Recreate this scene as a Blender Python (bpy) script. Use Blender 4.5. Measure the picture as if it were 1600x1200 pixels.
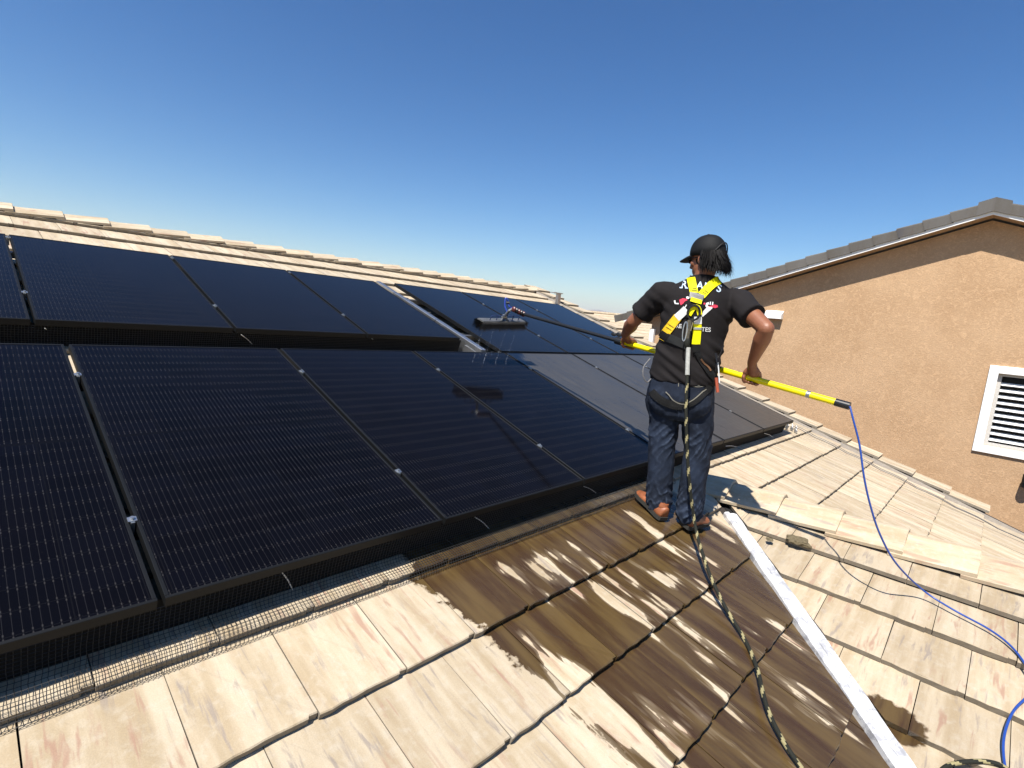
import bpy, bmesh, math, random
from math import sin, cos, pi, radians, tan
from mathutils import Vector, Matrix, noise
from mathutils.bvhtree import BVHTree
random.seed(7)
rnd = random.uniform
scene = bpy.context.scene
for o in list(bpy.data.objects): bpy.data.objects.remove(o)
COL = scene.collection

# ---------------------------------------------------------------- camera
CR = Matrix(((0.68285909, 0.03086575, -0.72989778), (-0.72425798, 0.15944932, -0.67083999), (0.09567572, 0.98672348, 0.13123618)))
FPX = 818.585
cam = bpy.data.cameras.new('camera'); camo = bpy.data.objects.new('camera', cam); COL.objects.link(camo)
camo.matrix_world = CR.to_4x4()
cam.sensor_width = 36; cam.lens = FPX / 1600 * 36; cam.clip_start = .05; cam.clip_end = 60000
scene.camera = camo
scene.render.resolution_x = 1024; scene.render.resolution_y = 768

# ---------------------------------------------------------------- light
SUN_EL, SUN_AZ = radians(57.5), radians(190)          # azimuth measured from +X, counter-clockwise
sd = Vector((cos(SUN_EL) * cos(SUN_AZ), cos(SUN_EL) * sin(SUN_AZ), sin(SUN_EL)))
w = bpy.data.worlds.new('World'); scene.world = w; w.use_nodes = True
nt = w.node_tree
sky = nt.nodes.new('ShaderNodeTexSky'); sky.sky_type = 'NISHITA'; sky.sun_disc = False
sky.sun_elevation = SUN_EL; sky.sun_rotation = pi / 2 - SUN_AZ
sky.altitude = 600; sky.air_density = 1.15; sky.dust_density = 0.3; sky.ozone_density = 4.0
bg = nt.nodes['Background']; bg.inputs[1].default_value = .056
hs_ = nt.nodes.new('ShaderNodeHueSaturation'); hs_.inputs['Saturation'].default_value = 1.32
nt.links.new(sky.outputs[0], hs_.inputs['Color']); ga_ = nt.nodes.new('ShaderNodeGamma'); ga_.inputs[1].default_value = 1.17; nt.links.new(hs_.outputs[0], ga_.inputs[0]); nt.links.new(ga_.outputs[0], bg.inputs[0])
sl = bpy.data.lights.new('sun', 'SUN'); sl.energy = 5.0; sl.angle = radians(.5); sl.color = (1, .955, .89)
so = bpy.data.objects.new('sun', sl); COL.objects.link(so); so.rotation_euler = sd.to_track_quat('Z', 'Y').to_euler()
scene.view_settings.view_transform = 'Standard'; scene.view_settings.look = 'None'
scene.view_settings.gamma = 1; scene.view_settings.use_curve_mapping = False
scene.view_settings.exposure = .80

# ---------------------------------------------------------------- helpers
def pray(px):
    return (CR @ Vector((px[0] - 800, 600 - px[1], -FPX))).normalized()
def at(px, t): return pray(px) * t

def obj(name, me, mat=None, parent=None, label=None, cat=None, group=None, kind=None, loc=None, smooth=False):
    if isinstance(me, bmesh.types.BMesh):
        m = bpy.data.meshes.new(name); me.to_mesh(m); me.free(); me = m
    if mat is not None and len(me.materials) == 0:
        for x in (mat if isinstance(mat, (list, tuple)) else [mat]): me.materials.append(x)
    if smooth:
        me.shade_smooth()
    o = bpy.data.objects.new(name, me); COL.objects.link(o)
    if parent is not None:
        o.parent = parent
        o.matrix_parent_inverse = Matrix.Identity(4)
        off = WORLD[parent.name]
        me.transform(off.inverted()); WORLD[o.name] = off.copy()
    else:
        M = Matrix.Translation(loc) if loc is not None else Matrix.Identity(4)
        if loc is not None: me.transform(M.inverted()); o.location = loc
        WORLD[o.name] = M
    tag(o, label, cat, group, kind)
    return o
WORLD = {}
def tag(o, label=None, cat=None, group=None, kind=None):
    if label: o['label'] = label
    if cat: o['category'] = cat
    if group: o['group'] = group
    if kind: o['kind'] = kind
def empty(name, loc, label=None, cat=None, group=None, kind=None):
    o = bpy.data.objects.new(name, None); COL.objects.link(o); o.location = loc; o.empty_display_size = .1
    WORLD[o.name] = Matrix.Translation(loc); tag(o, label, cat, group, kind); return o

def box(bm, x0, x1, y0, y1, z0, z1, M=None):
    v = [bm.verts.new(Vector(p) if M is None else M @ Vector(p)) for p in
         ((x0, y0, z0), (x1, y0, z0), (x1, y1, z0), (x0, y1, z0), (x0, y0, z1), (x1, y0, z1), (x1, y1, z1), (x0, y1, z1))]
    for f in ((0, 3, 2, 1), (4, 5, 6, 7), (0, 1, 5, 4), (1, 2, 6, 5), (2, 3, 7, 6), (3, 0, 4, 7)): bm.faces.new([v[i] for i in f])
def prism(bm, poly, z0, z1, M=None, zt=None):
    """poly (u,v) counter-clockwise; zt: function (u,v)->top, thickness z1-z0"""
    lo = []; hi = []
    for u, v in poly:
        t = z1 if zt is None else zt(u, v); b = z0 if zt is None else t - (z1 - z0)
        a = Vector((u, v, b)); c_ = Vector((u, v, t))
        if M is not None: a = M @ a; c_ = M @ c_
        lo.append(bm.verts.new(a)); hi.append(bm.verts.new(c_))
    n = len(poly)
    bm.faces.new(hi); bm.faces.new(lo[::-1])
    for i in range(n): bm.faces.new((lo[i], lo[(i + 1) % n], hi[(i + 1) % n], hi[i]))
def clip(poly, a, b, c_):
    out = []
    for i in range(len(poly)):
        p, q = poly[i], poly[(i + 1) % len(poly)]
        dp = a * p[0] + b * p[1] - c_; dq = a * q[0] + b * q[1] - c_
        if dp <= 0: out.append(p)
        if (dp < 0 < dq) or (dq < 0 < dp):
            t = dp / (dp - dq); out.append((p[0] + (q[0] - p[0]) * t, p[1] + (q[1] - p[1]) * t))
    return out
def tube(bm, pts, r, n=8, caps=True, rfun=None, up=None, twist=0):
    pts = [Vector(p) for p in pts]; rings = []
    N = len(pts)
    t0 = (pts[1] - pts[0]).normalized()
    ref = Vector(up) if up is not None else (Vector((0, 0, 1)) if abs(t0.z) < .9 else Vector((1, 0, 0)))
    side = t0.cross(ref).normalized()
    for i, p in enumerate(pts):
        t = (pts[min(i + 1, N - 1)] - pts[max(i - 1, 0)]).normalized()
        side = (side - t * side.dot(t)).normalized(); up2 = side.cross(t)
        rr = r if rfun is None else rfun(i / (N - 1)) * r
        rings.append([bm.verts.new(p + (side * cos(2 * pi * k / n + twist * i) + up2 * sin(2 * pi * k / n + twist * i)) * rr) for k in range(n)])
    for a, b in zip(rings, rings[1:]):
        for k in range(n): bm.faces.new((a[k], a[(k + 1) % n], b[(k + 1) % n], b[k]))
    if caps: bm.faces.new(rings[0][::-1]); bm.faces.new(rings[-1])
    return rings
def loft(bm, secs, n=20):
    """secs: (centre, right, front, rx, ry) closed loft"""
    rings = []
    for c_, R, F, rx, ry in secs:
        c_ = Vector(c_); R = Vector(R).normalized(); F = Vector(F).normalized()
        rings.append([bm.verts.new(c_ + R * rx * cos(2 * pi * k / n) + F * ry * sin(2 * pi * k / n)) for k in range(n)])
    for a, b in zip(rings, rings[1:]):
        for k in range(n): bm.faces.new((a[k], a[(k + 1) % n], b[(k + 1) % n], b[k]))
    bm.faces.new(rings[0][::-1]); bm.faces.new(rings[-1])
def ellipsoid(bm, c_, ax, seg=16, ring=10):
    """ax: three axis vectors scaled by radii"""
    c_ = Vector(c_); ax = [Vector(a) for a in ax]; rows = []
    for j in range(1, ring):
        th_ = pi * j / ring
        rows.append([bm.verts.new(c_ + ax[0] * sin(th_) * cos(2 * pi * k / seg) + ax[1] * sin(th_) * sin(2 * pi * k / seg) + ax[2] * cos(th_)) for k in range(seg)])
    top = bm.verts.new(c_ + ax[2]); bot = bm.verts.new(c_ - ax[2])
    for a, b in zip(rows, rows[1:]):
        for k in range(seg): bm.faces.new((a[k], b[k], b[(k + 1) % seg], a[(k + 1) % seg]))
    for k in range(seg):
        bm.faces.new((top, rows[0][k], rows[0][(k + 1) % seg])); bm.faces.new((bot, rows[-1][(k + 1) % seg], rows[-1][k]))
def catmull(P, n=8):
    P = [Vector(p) for p in P]; out = []
    Q = [P[0] * 2 - P[1]] + P + [P[-1] * 2 - P[-2]]
    for i in range(1, len(Q) - 2):
        for k in range(n):
            t = k / n; a, b, c_, d = Q[i - 1], Q[i], Q[i + 1], Q[i + 2]
            out.append(.5 * ((2 * b) + (c_ - a) * t + (2 * a - 5 * b + 4 * c_ - d) * t * t + (3 * b - a - 3 * c_ + d) * t ** 3))
    out.append(P[-1]); return out

# material helpers
class NT:
    def __init__(s, name):
        s.m = bpy.data.materials.new(name); s.m.use_nodes = True; s.t = s.m.node_tree; s.b = s.t.nodes['Principled BSDF']
    def n(s, typ, **kw):
        x = s.t.nodes.new(typ)
        for k, v in kw.items():
            if k == 'inp':
                for i, val in v.items():
                    if isinstance(val, bpy.types.NodeSocket): s.t.links.new(val, x.inputs[i])
                    else: x.inputs[i].default_value = val
            else: setattr(x, k, v)
        return x
    def math(s, op, a, b=None, c_=None, clamp=False):
        x = s.t.nodes.new('ShaderNodeMath'); x.operation = op; x.use_clamp = clamp
        for i, val in enumerate((a, b, c_)):
            if val is None: continue
            if isinstance(val, bpy.types.NodeSocket): s.t.links.new(val, x.inputs[i])
            else: x.inputs[i].default_value = val
        return x.outputs[0]
    def sstep(s, x, a, b):
        m = s.n('ShaderNodeMapRange', interpolation_type='SMOOTHSTEP', inp={0: x, 1: a, 2: b, 3: 0.0, 4: 1.0}); return m.outputs[0]
    def mix(s, f, a, b, blend='MIX'):
        x = s.t.nodes.new('ShaderNodeMix'); x.data_type = 'RGBA'; x.blend_type = blend
        for i, val in ((0, f), (6, a), (7, b)):
            if isinstance(val, bpy.types.NodeSocket): s.t.links.new(val, x.inputs[i])
            else: x.inputs[i].default_value = (*val, 1) if isinstance(val, tuple) and len(val) == 3 else val
        return x.outputs[2]
    def noise(s, vec, scale, detail=3, rough=.55, dist=0.):
        x = s.n('ShaderNodeTexNoise', inp={'Scale': scale, 'Detail': detail, 'Roughness': rough, 'Distortion': dist})
        if vec is not None: s.t.links.new(vec, x.inputs['Vector'])
        return x.outputs[0]
    def vec(s, x, y, z):
        v = s.n('ShaderNodeCombineXYZ')
        for i, val in enumerate((x, y, z)):
            if isinstance(val, bpy.types.NodeSocket): s.t.links.new(val, v.inputs[i])
            else: v.inputs[i].default_value = val
        return v.outputs[0]
    def pos(s): return s.n('ShaderNodeNewGeometry').outputs['Position']
    def dot(s, v, d):
        x = s.n('ShaderNodeVectorMath', operation='DOT_PRODUCT'); s.t.links.new(v, x.inputs[0]); x.inputs[1].default_value = d; return x.outputs['Value']
    def set(s, **kw):
        for k, v in kw.items():
            k = k.replace('_', ' ')
            if isinstance(v, bpy.types.NodeSocket): s.t.links.new(v, s.b.inputs[k])
            else: s.b.inputs[k].default_value = (*v, 1) if isinstance(v, tuple) and len(v) == 3 else v
        return s
    def bump(s, h, strength=.3, dist=.01):
        b = s.n('ShaderNodeBump', inp={'Strength': strength, 'Distance': dist, 'Height': h}); s.t.links.new(b.outputs[0], s.b.inputs['Normal']); return s
def plain(name, col, rough=.6, metal=0., nscale=40, amt=.15, bump=0., bscale=80):
    k = NT(name); p = k.pos(); nn = k.noise(p, nscale, 3)
    col2 = tuple(c_ * (1 - amt * 2) for c_ in col); hi = tuple(min(1, c_ * (1 + amt)) for c_ in col)
    k.set(Base_Color=k.mix(nn, col2, hi), Roughness=rough, Metallic=metal)
    if rough >= .55 and not metal: k.b.inputs['Specular IOR Level'].default_value = .22
    if bump: k.bump(k.noise(p, bscale, 3), bump, .004)
    return k.m

TH = 0.30577873; C, S = cos(TH), sin(TH); T = tan(TH)
HT, HP, C2 = 1.52217, 1.36472, -2.365933
M1 = Matrix(((1, 0, 0, 0), (0, C, -S, HT * S), (0, S, C, -HT * C), (0, 0, 0, 1)))       # main slope: u along eave, v upslope, w off the tiles (0 = tile faces)
M2 = Matrix(((0, C, -S, 0), (-1, 0, 0, 0), (0, S, C, C2), (0, 0, 0, 1)))                # wing slope facing -X: u = -y
XR = 3.915; ZR = XR * T + C2                                                          # wing ridge
M3 = Matrix(((0, -C, S, XR), (1, 0, 0, 0), (0, S, C, ZR), (0, 0, 0, 1)))                # wing far slope: v=0 at ridge (negative below)
ZOFF = HP and (HT - HP)                                                             # panel face above tiles

# ---------------------------------------------------------------- materials
def tile_material(name, ax_u, ax_v, wet=0, tint=(1, 1, 1), edge=1):
    k = NT(name); p = k.pos(); u = k.dot(p, ax_u); v = k.dot(p, ax_v)
    oi = k.n('ShaderNodeObjectInfo').outputs['Random']; isl = k.n('ShaderNodeNewGeometry').outputs['Random Per Island']
    r = k.math('FRACT', k.math('ADD', k.math('MULTIPLY', oi, 7.31), k.math('MULTIPLY', isl, 3.77)))
    rz = k.math('MULTIPLY', r, 40.)
    s1 = k.noise(k.vec(k.math('MULTIPLY', u, 13.), k.math('MULTIPLY', v, 1.5), rz), 1., 4, .6)
    s2 = k.noise(k.vec(k.math('MULTIPLY', u, 34.), k.math('MULTIPLY', v, 4.2), k.math('ADD', rz, 9.)), 1., 3, .6, .4)
    s3 = k.noise(k.vec(k.math('MULTIPLY', u, 40.), k.math('MULTIPLY', v, 5.), k.math('ADD', rz, 23.)), 1., 3, .6, .4)
    reg = k.noise(k.vec(k.math('MULTIPLY', u, 4.), k.math('MULTIPLY', v, 2.5), k.math('ADD', rz, 51.)), 1., 2)
    fine = k.noise(p, 260., 3, .7); mid = k.noise(p, 30., 3, .6)
    tt = lambda c_: tuple(a * b for a, b in zip(c_, tint))
    c1 = k.mix(k.sstep(s1, .3, .7), tt((.37, .285, .175)), tt((.51, .425, .30)))
    c1 = k.mix(k.math('MULTIPLY', k.sstep(mid, .45, .75), .35), c1, tt((.53, .475, .38)))
    red = k.math('MULTIPLY', k.sstep(s2, .54, .68), k.math('MULTIPLY', k.sstep(reg, .44, .58), .75))
    c1 = k.mix(red, c1, tt((.33, .19, .13)))
    gr = k.math('MULTIPLY', k.sstep(s3, .54, .68), k.math('MULTIPLY', k.sstep(reg, .56, .42), .7))
    c1 = k.mix(gr, c1, tt((.25, .21, .18)))
    val = k.math('ADD', .87, k.math('MULTIPLY', r, .2))
    c1 = k.mix(1., c1, k.n('ShaderNodeCombineColor', inp={0: val, 1: val, 2: val}).outputs[0], 'MULTIPLY')
    sp = k.math('ADD', .80, k.math('MULTIPLY', fine, .40))
    c1 = k.mix(1., c1, k.n('ShaderNodeCombineColor', inp={0: sp, 1: sp, 2: sp}).outputs[0], 'MULTIPLY')
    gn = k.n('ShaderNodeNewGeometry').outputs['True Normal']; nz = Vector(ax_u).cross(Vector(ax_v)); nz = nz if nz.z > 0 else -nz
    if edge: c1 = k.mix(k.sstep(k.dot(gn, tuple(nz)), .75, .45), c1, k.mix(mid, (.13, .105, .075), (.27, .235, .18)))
    rough = .85
    hgt = k.math('ADD', k.math('MULTIPLY', fine, .5), k.math('MULTIPLY', s2, .5))
    bstr = .35
    if wet:
        wob = k.noise(k.vec(k.math('MULTIPLY', u, 6.), k.math('MULTIPLY', v, 5.), 3.), 1., 3)
        if wet == 1:      # water that ran down from the panels
            d1 = k.math('ADD', u, k.math('MULTIPLY', k.math('SUBTRACT', wob, .5), .24))
            d1 = k.math('ADD', d1, k.math('MULTIPLY', v, .16))
            m_ = k.math('MULTIPLY', k.math('MULTIPLY', k.sstep(k.math('ADD', d1, k.math('MULTIPLY', k.math('SUBTRACT', mid, .5), .10)), 1.472, 1.490), k.sstep(u, 3.5, 3.42)), k.sstep(v, 1.7, 1.6))
            dry = k.noise(k.vec(k.math('MULTIPLY', u, 9.5), k.math('MULTIPLY', v, 1.35), 17.), 1., 4, .5, .15)
            dry2 = k.noise(k.vec(k.math('MULTIPLY', u, 3.), k.math('MULTIPLY', v, 1.7), 2.), 1., 2)
            lim = k.math('SUBTRACT', .665, k.math('MULTIPLY', k.sstep(dry2, .40, .60), .14))
            lim = k.math('ADD', lim, k.math('MULTIPLY', k.sstep(v, 1.02, 1.22), .2))
            dm = k.sstep(k.math('ADD', k.math('SUBTRACT', dry, lim), k.math('MULTIPLY', k.math('SUBTRACT', mid, .5), .035)), -.001, .006)
            halo = k.math('MULTIPLY', k.sstep(k.math('SUBTRACT', dry, lim), -.05, .01), .25)
            m_ = k.math('MULTIPLY', m_, k.math('SUBTRACT', 1., k.math('MAXIMUM', dm, halo)))
        else:             # small splash on the wing
            du = k.math('SUBTRACT', u, -.10); dv = k.math('SUBTRACT', v, 2.09)
            dd = k.math('ADD', k.math('MULTIPLY', du, du), k.math('MULTIPLY', k.math('MULTIPLY', dv, dv), 2.0))
            dd = k.math('ADD', dd, k.math('MULTIPLY', k.math('SUBTRACT', wob, .5), .05))
            m_ = k.sstep(k.math('ADD', dd, k.math('MULTIPLY', k.math('SUBTRACT', mid, .5), .012)), .019, .014)
        wc = k.mix(1., c1, (.20, .145, .085), 'MULTIPLY')
        brown = k.mix(k.sstep(s1, .35, .65), (.034, .018, .009), (.098, .064, .022))
        wc = k.mix(k.math('ADD', .45, k.math('MULTIPLY', s2, .4)), wc, brown)
        c1 = k.mix(m_, c1, wc)
        rough = k.math('SUBTRACT', .85, k.math('MULTIPLY', m_, k.math('ADD', .50, k.math('MULTIPLY', s1, .2))))
        hgt = k.math('MULTIPLY', hgt, k.math('SUBTRACT', 1., k.math('MULTIPLY', m_, .7)))
    k.set(Base_Color=c1, Roughness=rough); k.bump(hgt, bstr, .003)
    return k.m
MT1 = tile_material('concrete_tile_main', (1, 0, 0), (0, C, S), 1)
MT1b = tile_material('concrete_tile_cap', (1, 0, 0), (0, C, S), 0)
MT2 = tile_material('concrete_tile_wing', (0, -1, 0), (C, 0, S), 2, (.86, .85, .84))
MCAPX = tile_material('ridge_cap_main', (0, C, S), (1, 0, 0), 0, edge=0)
MCAPY = tile_material('ridge_cap_wing', (1, 0, 0), (0, 1, 0), 0, edge=0)
MGRAY = tile_material('grey_tile', (1, 0, 0), (0, 1, 0), 0, (.22, .245, .31), edge=0)
MGRAY2 = plain('grey_concrete', (.14, .14, .15), .85, 0, 20, .2, .3, 120)
m_under = plain('underlayment', (.035, .03, .027), .9)
m_blackmetal = plain('black_anodised', (.005, .0055, .006), .55, 0, 60, .1)
m_rail = plain('aluminium_rail', (.45, .46, .47), .35, .9, 30, .12)
m_steel = plain('clamp_steel', (.62, .62, .60), .3, .9, 60, .1)
m_wire = plain('mesh_wire', (.035, .034, .032), .5, .3, 60, .1)
m_zip = plain('white_tie', (.75, .75, .72), .5)
def flashing_mat():
    k = NT('painted_flashing'); p = k.pos(); a = k.noise(p, 16, 5, .7); b = k.noise(p, 90, 3, .6)
    cc = k.mix(k.sstep(a, .46, .60), (.60, .60, .59), (.33, .33, .34)); cc = k.mix(k.math('MULTIPLY', k.sstep(b, .55, .7), .3), cc, (.82, .82, .8))
    k.set(Base_Color=cc, Roughness=.55); k.bump(a, .4, .006); return k.m
m_flash = flashing_mat()
def panel_mat(name, dust, mono):
    k = NT(name); tc = k.n('ShaderNodeTexCoord').outputs['UV']
    sep = k.n('ShaderNodeSeparateXYZ'); k.t.links.new(tc, sep.inputs[0]); u, v = sep.outputs[0], sep.outputs[1]
    cell, half = .1655, .0838
    fu = k.math('FRACT', k.math('DIVIDE', k.math('SUBTRACT', u, .0235), cell))       # inside a cell
    fv = k.math('FRACT', k.math('DIVIDE', k.math('SUBTRACT', v, .020), half))
    wv = k.math('ABSOLUTE', k.math('SUBTRACT', k.math('FRACT', k.math('MULTIPLY', fu, 9.)), .5))
    wire = k.sstep(wv, .055, .02)
    dc = k.math('MINIMUM', fv, k.math('SUBTRACT', 1., fv))
    dots = k.math('MULTIPLY', k.sstep(wv, .14, .05), k.math('MULTIPLY', k.sstep(dc, .15, .11), k.sstep(dc, .03, .06)))
    gap = k.sstep(dc, .022, .01)
    gu = k.math('MINIMUM', fu, k.math('SUBTRACT', 1., fu)); gap = k.math('MAXIMUM', gap, k.sstep(gu, .014, .006))
    midl = k.sstep(k.math('ABSOLUTE', k.math('SUBTRACT', v, .92 if mono else 99.)), .010, .006)
    rp = k.noise(k.vec(k.math('MULTIPLY', u, 1.), k.math('MULTIPLY', v, 1.), 0.), 3., 2)
    oi = k.n('ShaderNodeObjectInfo').outputs['Random']
    cu = k.math('FLOOR', k.math('DIVIDE', k.math('SUBTRACT', u, .0235), cell)); cv = k.math('FLOOR', k.math('DIVIDE', k.math('SUBTRACT', v, .020), half))
    wn = k.n('ShaderNodeTexWhiteNoise'); k.t.links.new(k.vec(cu, cv, k.math('MULTIPLY', oi, 9.)), wn.inputs['Vector'])
    base = k.mix(wn.outputs[0], (.0008, .0011, .0021), (.0014, .0019, .0038))
    base = k.mix(k.math('MULTIPLY', rp, .3), base, (.006, .004, .006))
    base = k.mix(gap, base, (.004, .004, .005))
    base = k.mix(k.math('MULTIPLY', wire, .12), base, (.09, .088, .09))
    base = k.mix(k.math('MULTIPLY', dots, .09), base, (.22, .205, .19))
    base = k.mix(midl, base, (.003, .003, .004))
    dn = k.noise(k.vec(k.math('MULTIPLY', u, 26.), k.math('MULTIPLY', v, 2.2), k.math('MULTIPLY', oi, 20.)), 1., 4, .6)
    dn2 = k.noise(tc, 2.2, 4, .6); sp = k.noise(tc, 140., 2, .5)
    amt = k.math('MULTIPLY', dust, k.math('ADD', .15, k.math('ADD', k.math('MULTIPLY', dn, 1.1), k.math('MULTIPLY', dn2, .6))))
    if dust > .2: amt = k.math('MULTIPLY', amt, k.math('SUBTRACT', 1., k.math('MULTIPLY', gap, .3)))
    if name == 'dusty_half':   # washed in its upper left corner
        e = k.math('ADD', k.math('MULTIPLY', u, 1.5), k.math('MULTIPLY', k.math('SUBTRACT', 1.83, v), 1.0)); e = k.math('ADD', e, k.math('MULTIPLY', dn2, .5))
        amt = k.math('MULTIPLY', amt, k.sstep(e, .5, .62))
    base = k.mix(amt, base, (.19, .18, .16))
    base = k.mix(k.math('MULTIPLY', k.sstep(sp, .74, .80), .25), base, (.3, .29, .27))
    k.set(Base_Color=base, Roughness=k.math('ADD', .07, k.math('MULTIPLY', amt, 1.3), clamp=True), IOR=(1.17 if dust < .01 else 1.2) if dust < .2 else 1.4)
    k.bump(k.noise(tc, 5., 2), .02, .01)
    return k.m
m_pclean = panel_mat('panel_wet', .004, True)
m_pmid = panel_mat('panel_upper', .015, False)
m_pdust = panel_mat('dusty', .26, True)
m_phalf = panel_mat('dusty_half', .24, True)

# ---------------------------------------------------------------- ground, far land
GZ = -6.4
bm = bmesh.new()
rr = [0, 30, 120, 500, 2000, 6000, 14000]; ns = 48; prev = None
cv = bm.verts.new((0, 0, GZ))
for r_ in rr[1:]:
    ring = [bm.verts.new((r_ * cos(2 * pi * i / ns), r_ * sin(2 * pi * i / ns), GZ)) for i in range(ns)]
    for i in range(ns):
        if prev: bm.faces.new((prev[i], ring[i], ring[(i + 1) % ns], prev[(i + 1) % ns]))
        else: bm.faces.new((cv, ring[i], ring[(i + 1) % ns]))
    prev = ring
k = NT('dry_ground'); p = k.pos(); a = k.noise(p, .02, 6, .6); b = k.noise(p, 3., 5, .6)
k.set(Base_Color=k.mix(b, k.mix(k.sstep(a, .4, .6), (.26, .2, .13), (.16, .14, .08)), (.32, .26, .18)), Roughness=.95)
obj('ground', bm, k.m, kind='structure')
# far mountains
bm = bmesh.new(); grid = []
for i in range(90):
    row = []
    az = radians(-20 + 130 * i / 89)
    for j in range(9):
        d = 8600 + 3800 * j / 8
        env = sin(pi * j / 8)
        h = 0
        if 0 < j < 8: h = env * (40 + 150 * max(0, noise.fractal(Vector((az * 5.2 + 3.1, j * .3, 0)), 1., 2., 5) + .35) + 130 * math.exp(-((az - radians(34)) / .055) ** 2))
        row.append(bm.verts.new((d * cos(az), d * sin(az), GZ - 2 + h)))
    grid.append(row)
for i in range(89):
    for j in range(8): bm.faces.new((grid[i][j], grid[i + 1][j], grid[i + 1][j + 1], grid[i][j + 1]))
obj('mountains', bm, plain('mountain_rock', (.22, .18, .15), .95, 0, .004, .3), kind='structure', smooth=True)

# ---------------------------------------------------------------- our house
house = empty('tiled_house', (3.9, 3, GZ), 'house with cream streaked concrete tile roof under the solar panels and the worker', 'house')
# decks: slabs just under the tiles
V0, VR = -2.4, 6.50
YB, XE = -2.6, 7.90
def lerp_valley(x): return x     # valley plan line x - y relation
KV = (C2 + HT / C) / T            # y = x + KV on the valley P1/P2  (z equal)
KV3 = (ZR + XR * T + HT / C) / T  # far valley: y = KV3 - x
def z1p(y): return y * T - HT / C
def z2p(x): return x * T + C2
DZ = .062
bm = bmesh.new()
def face3(pts, dz=DZ, th_=.1):
    top = [bm.verts.new((x, y, z - dz)) for x, y, z in pts]; bot = [bm.verts.new((x, y, z - dz - th_)) for x, y, z in pts]
    n = len(pts); bm.faces.new(top); bm.faces.new(bot[::-1])
    for i in range(n): bm.faces.new((top[i], bot[i], bot[(i + 1) % n], top[(i + 1) % n]))
YR = VR * C + HT * S
face3([(x, y, z1p(y)) for x, y in [(-3.2, YB), (YB - KV, YB), (XR, XR + KV), (KV3 - XE, KV3 - XE), (XE, KV3 - XE), (XE, YR), (-3.2, YR)] if True])
zr = z1p(YR)
bm2 = bm
face3([(-3.2, YR, zr), (XE, YR, zr), (XE, YR + 6, zr - 6 * T), (-3.2, YR + 6, zr - 6 * T)])
obj('roof_deck', bm, m_under, house)
bm = bmesh.new()
face3([(YB - KV, YB, z2p(YB - KV)), (XR, YB, ZR), (XR, XR + KV, ZR)])
face3([(XR, YB, ZR), (XE, YB, ZR - (XE - XR) * T), (XE, KV3 - XE, z1p(KV3 - XE)), (XR, XR + KV, ZR)])
obj('roof_deck', bm, m_under, house)
stucco = None
def stucco_mat(name, c1, c2):
    k = NT(name); p = k.pos(); a = k.noise(p, 1.1, 4, .6); b = k.noise(p, 45., 4, .7); f = k.noise(p, 13., 5, .75, 1.6)
    cc = k.mix(k.sstep(a, .3, .7), c1, c2); cc = k.mix(k.math('MULTIPLY', k.sstep(f, .45, .66), .65), cc, tuple(x * 1.25 for x in c2)); cc = k.mix(k.math('MULTIPLY', k.sstep(b, .45, .7), .35), cc, tuple(x * .72 for x in c1))
    k.set(Base_Color=cc, Roughness=.92); k.bump(k.math('ADD', b, k.math('MULTIPLY', f, .8)), .6, .009); return k.m
m_st = stucco_mat('tan_stucco', (.39, .245, .132), (.45, .295, .168))
bm = bmesh.new()
box(bm, -2.8, 7.55, 2.6, YR + 5.4, GZ, z1p(2.6) - .25)
box(bm, 1.2, 6.9, YB - .1, 2.6, GZ, z2p(1.2) - .25)
obj('wall', bm, m_st, house)
bm = bmesh.new()
v = [bm.verts.new(p) for p in ((7.5, 2.6, z1p(2.6) - .25), (7.5, YR, zr - .25), (7.5, YR + 5.4, z1p(2.6) - .25))]; bm.faces.new(v)
obj('gable_wall', bm, m_st, house)

# ---- tiles
EXPO1, TW1, EXPO2, TW2 = .366, .3075, .3255, .304
E1 = lambda j: 1.216 + EXPO1 * j
def tile_mesh(name, W_, L_, ex, var, mat, drop=.030, th_=.026):
    random.seed(100 + var * 13)
    bm = bmesh.new(); n = 9; g = .0016
    fr = [(g + (W_ - 2 * g) * i / (n - 1), rnd(-.0035, .0035) if 0 < i < n - 1 else 0) for i in range(n)]
    # interlock notch on one side
    fr[-2] = (W_ - .030, .001); fr[-1] = (W_ - .026, .007); fr.append((W_ - g, .006))
    poly = fr + [(W_ - g, L_), (g, L_)]
    zt = lambda u, v: -v * drop / ex + (rnd(-.0012, .0012) if v < .02 else 0)
    lo = []; hi = []; ch = []
    for i, (u, v) in enumerate(poly):
        t = zt(u, v); front = i < len(fr)
        hi.append(bm.verts.new((u, v + (.0035 if front else 0), t)))
        ch.append(bm.verts.new((u, v, t - .0035)))
        lo.append(bm.verts.new((u, v + (rnd(.0, .004) if front else 0), t - th_)))
    m_ = len(poly); bm.faces.new(hi); bm.faces.new(lo[::-1])
    for i in range(m_):
        j = (i + 1) % m_
        bm.faces.new((ch[i], ch[j], hi[j], hi[i])); bm.faces.new((lo[i], lo[j], ch[j], ch[i]))
    me = bpy.data.meshes.new(name); bm.to_mesh(me); bm.free(); me.materials.append(mat); return me
random.seed(11)
def projx(P):
    q = CR.transposed() @ P
    if q.z > -.1: return None
    return (800 + FPX * q.x / -q.z, 600 - FPX * q.y / -q.z)
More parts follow.
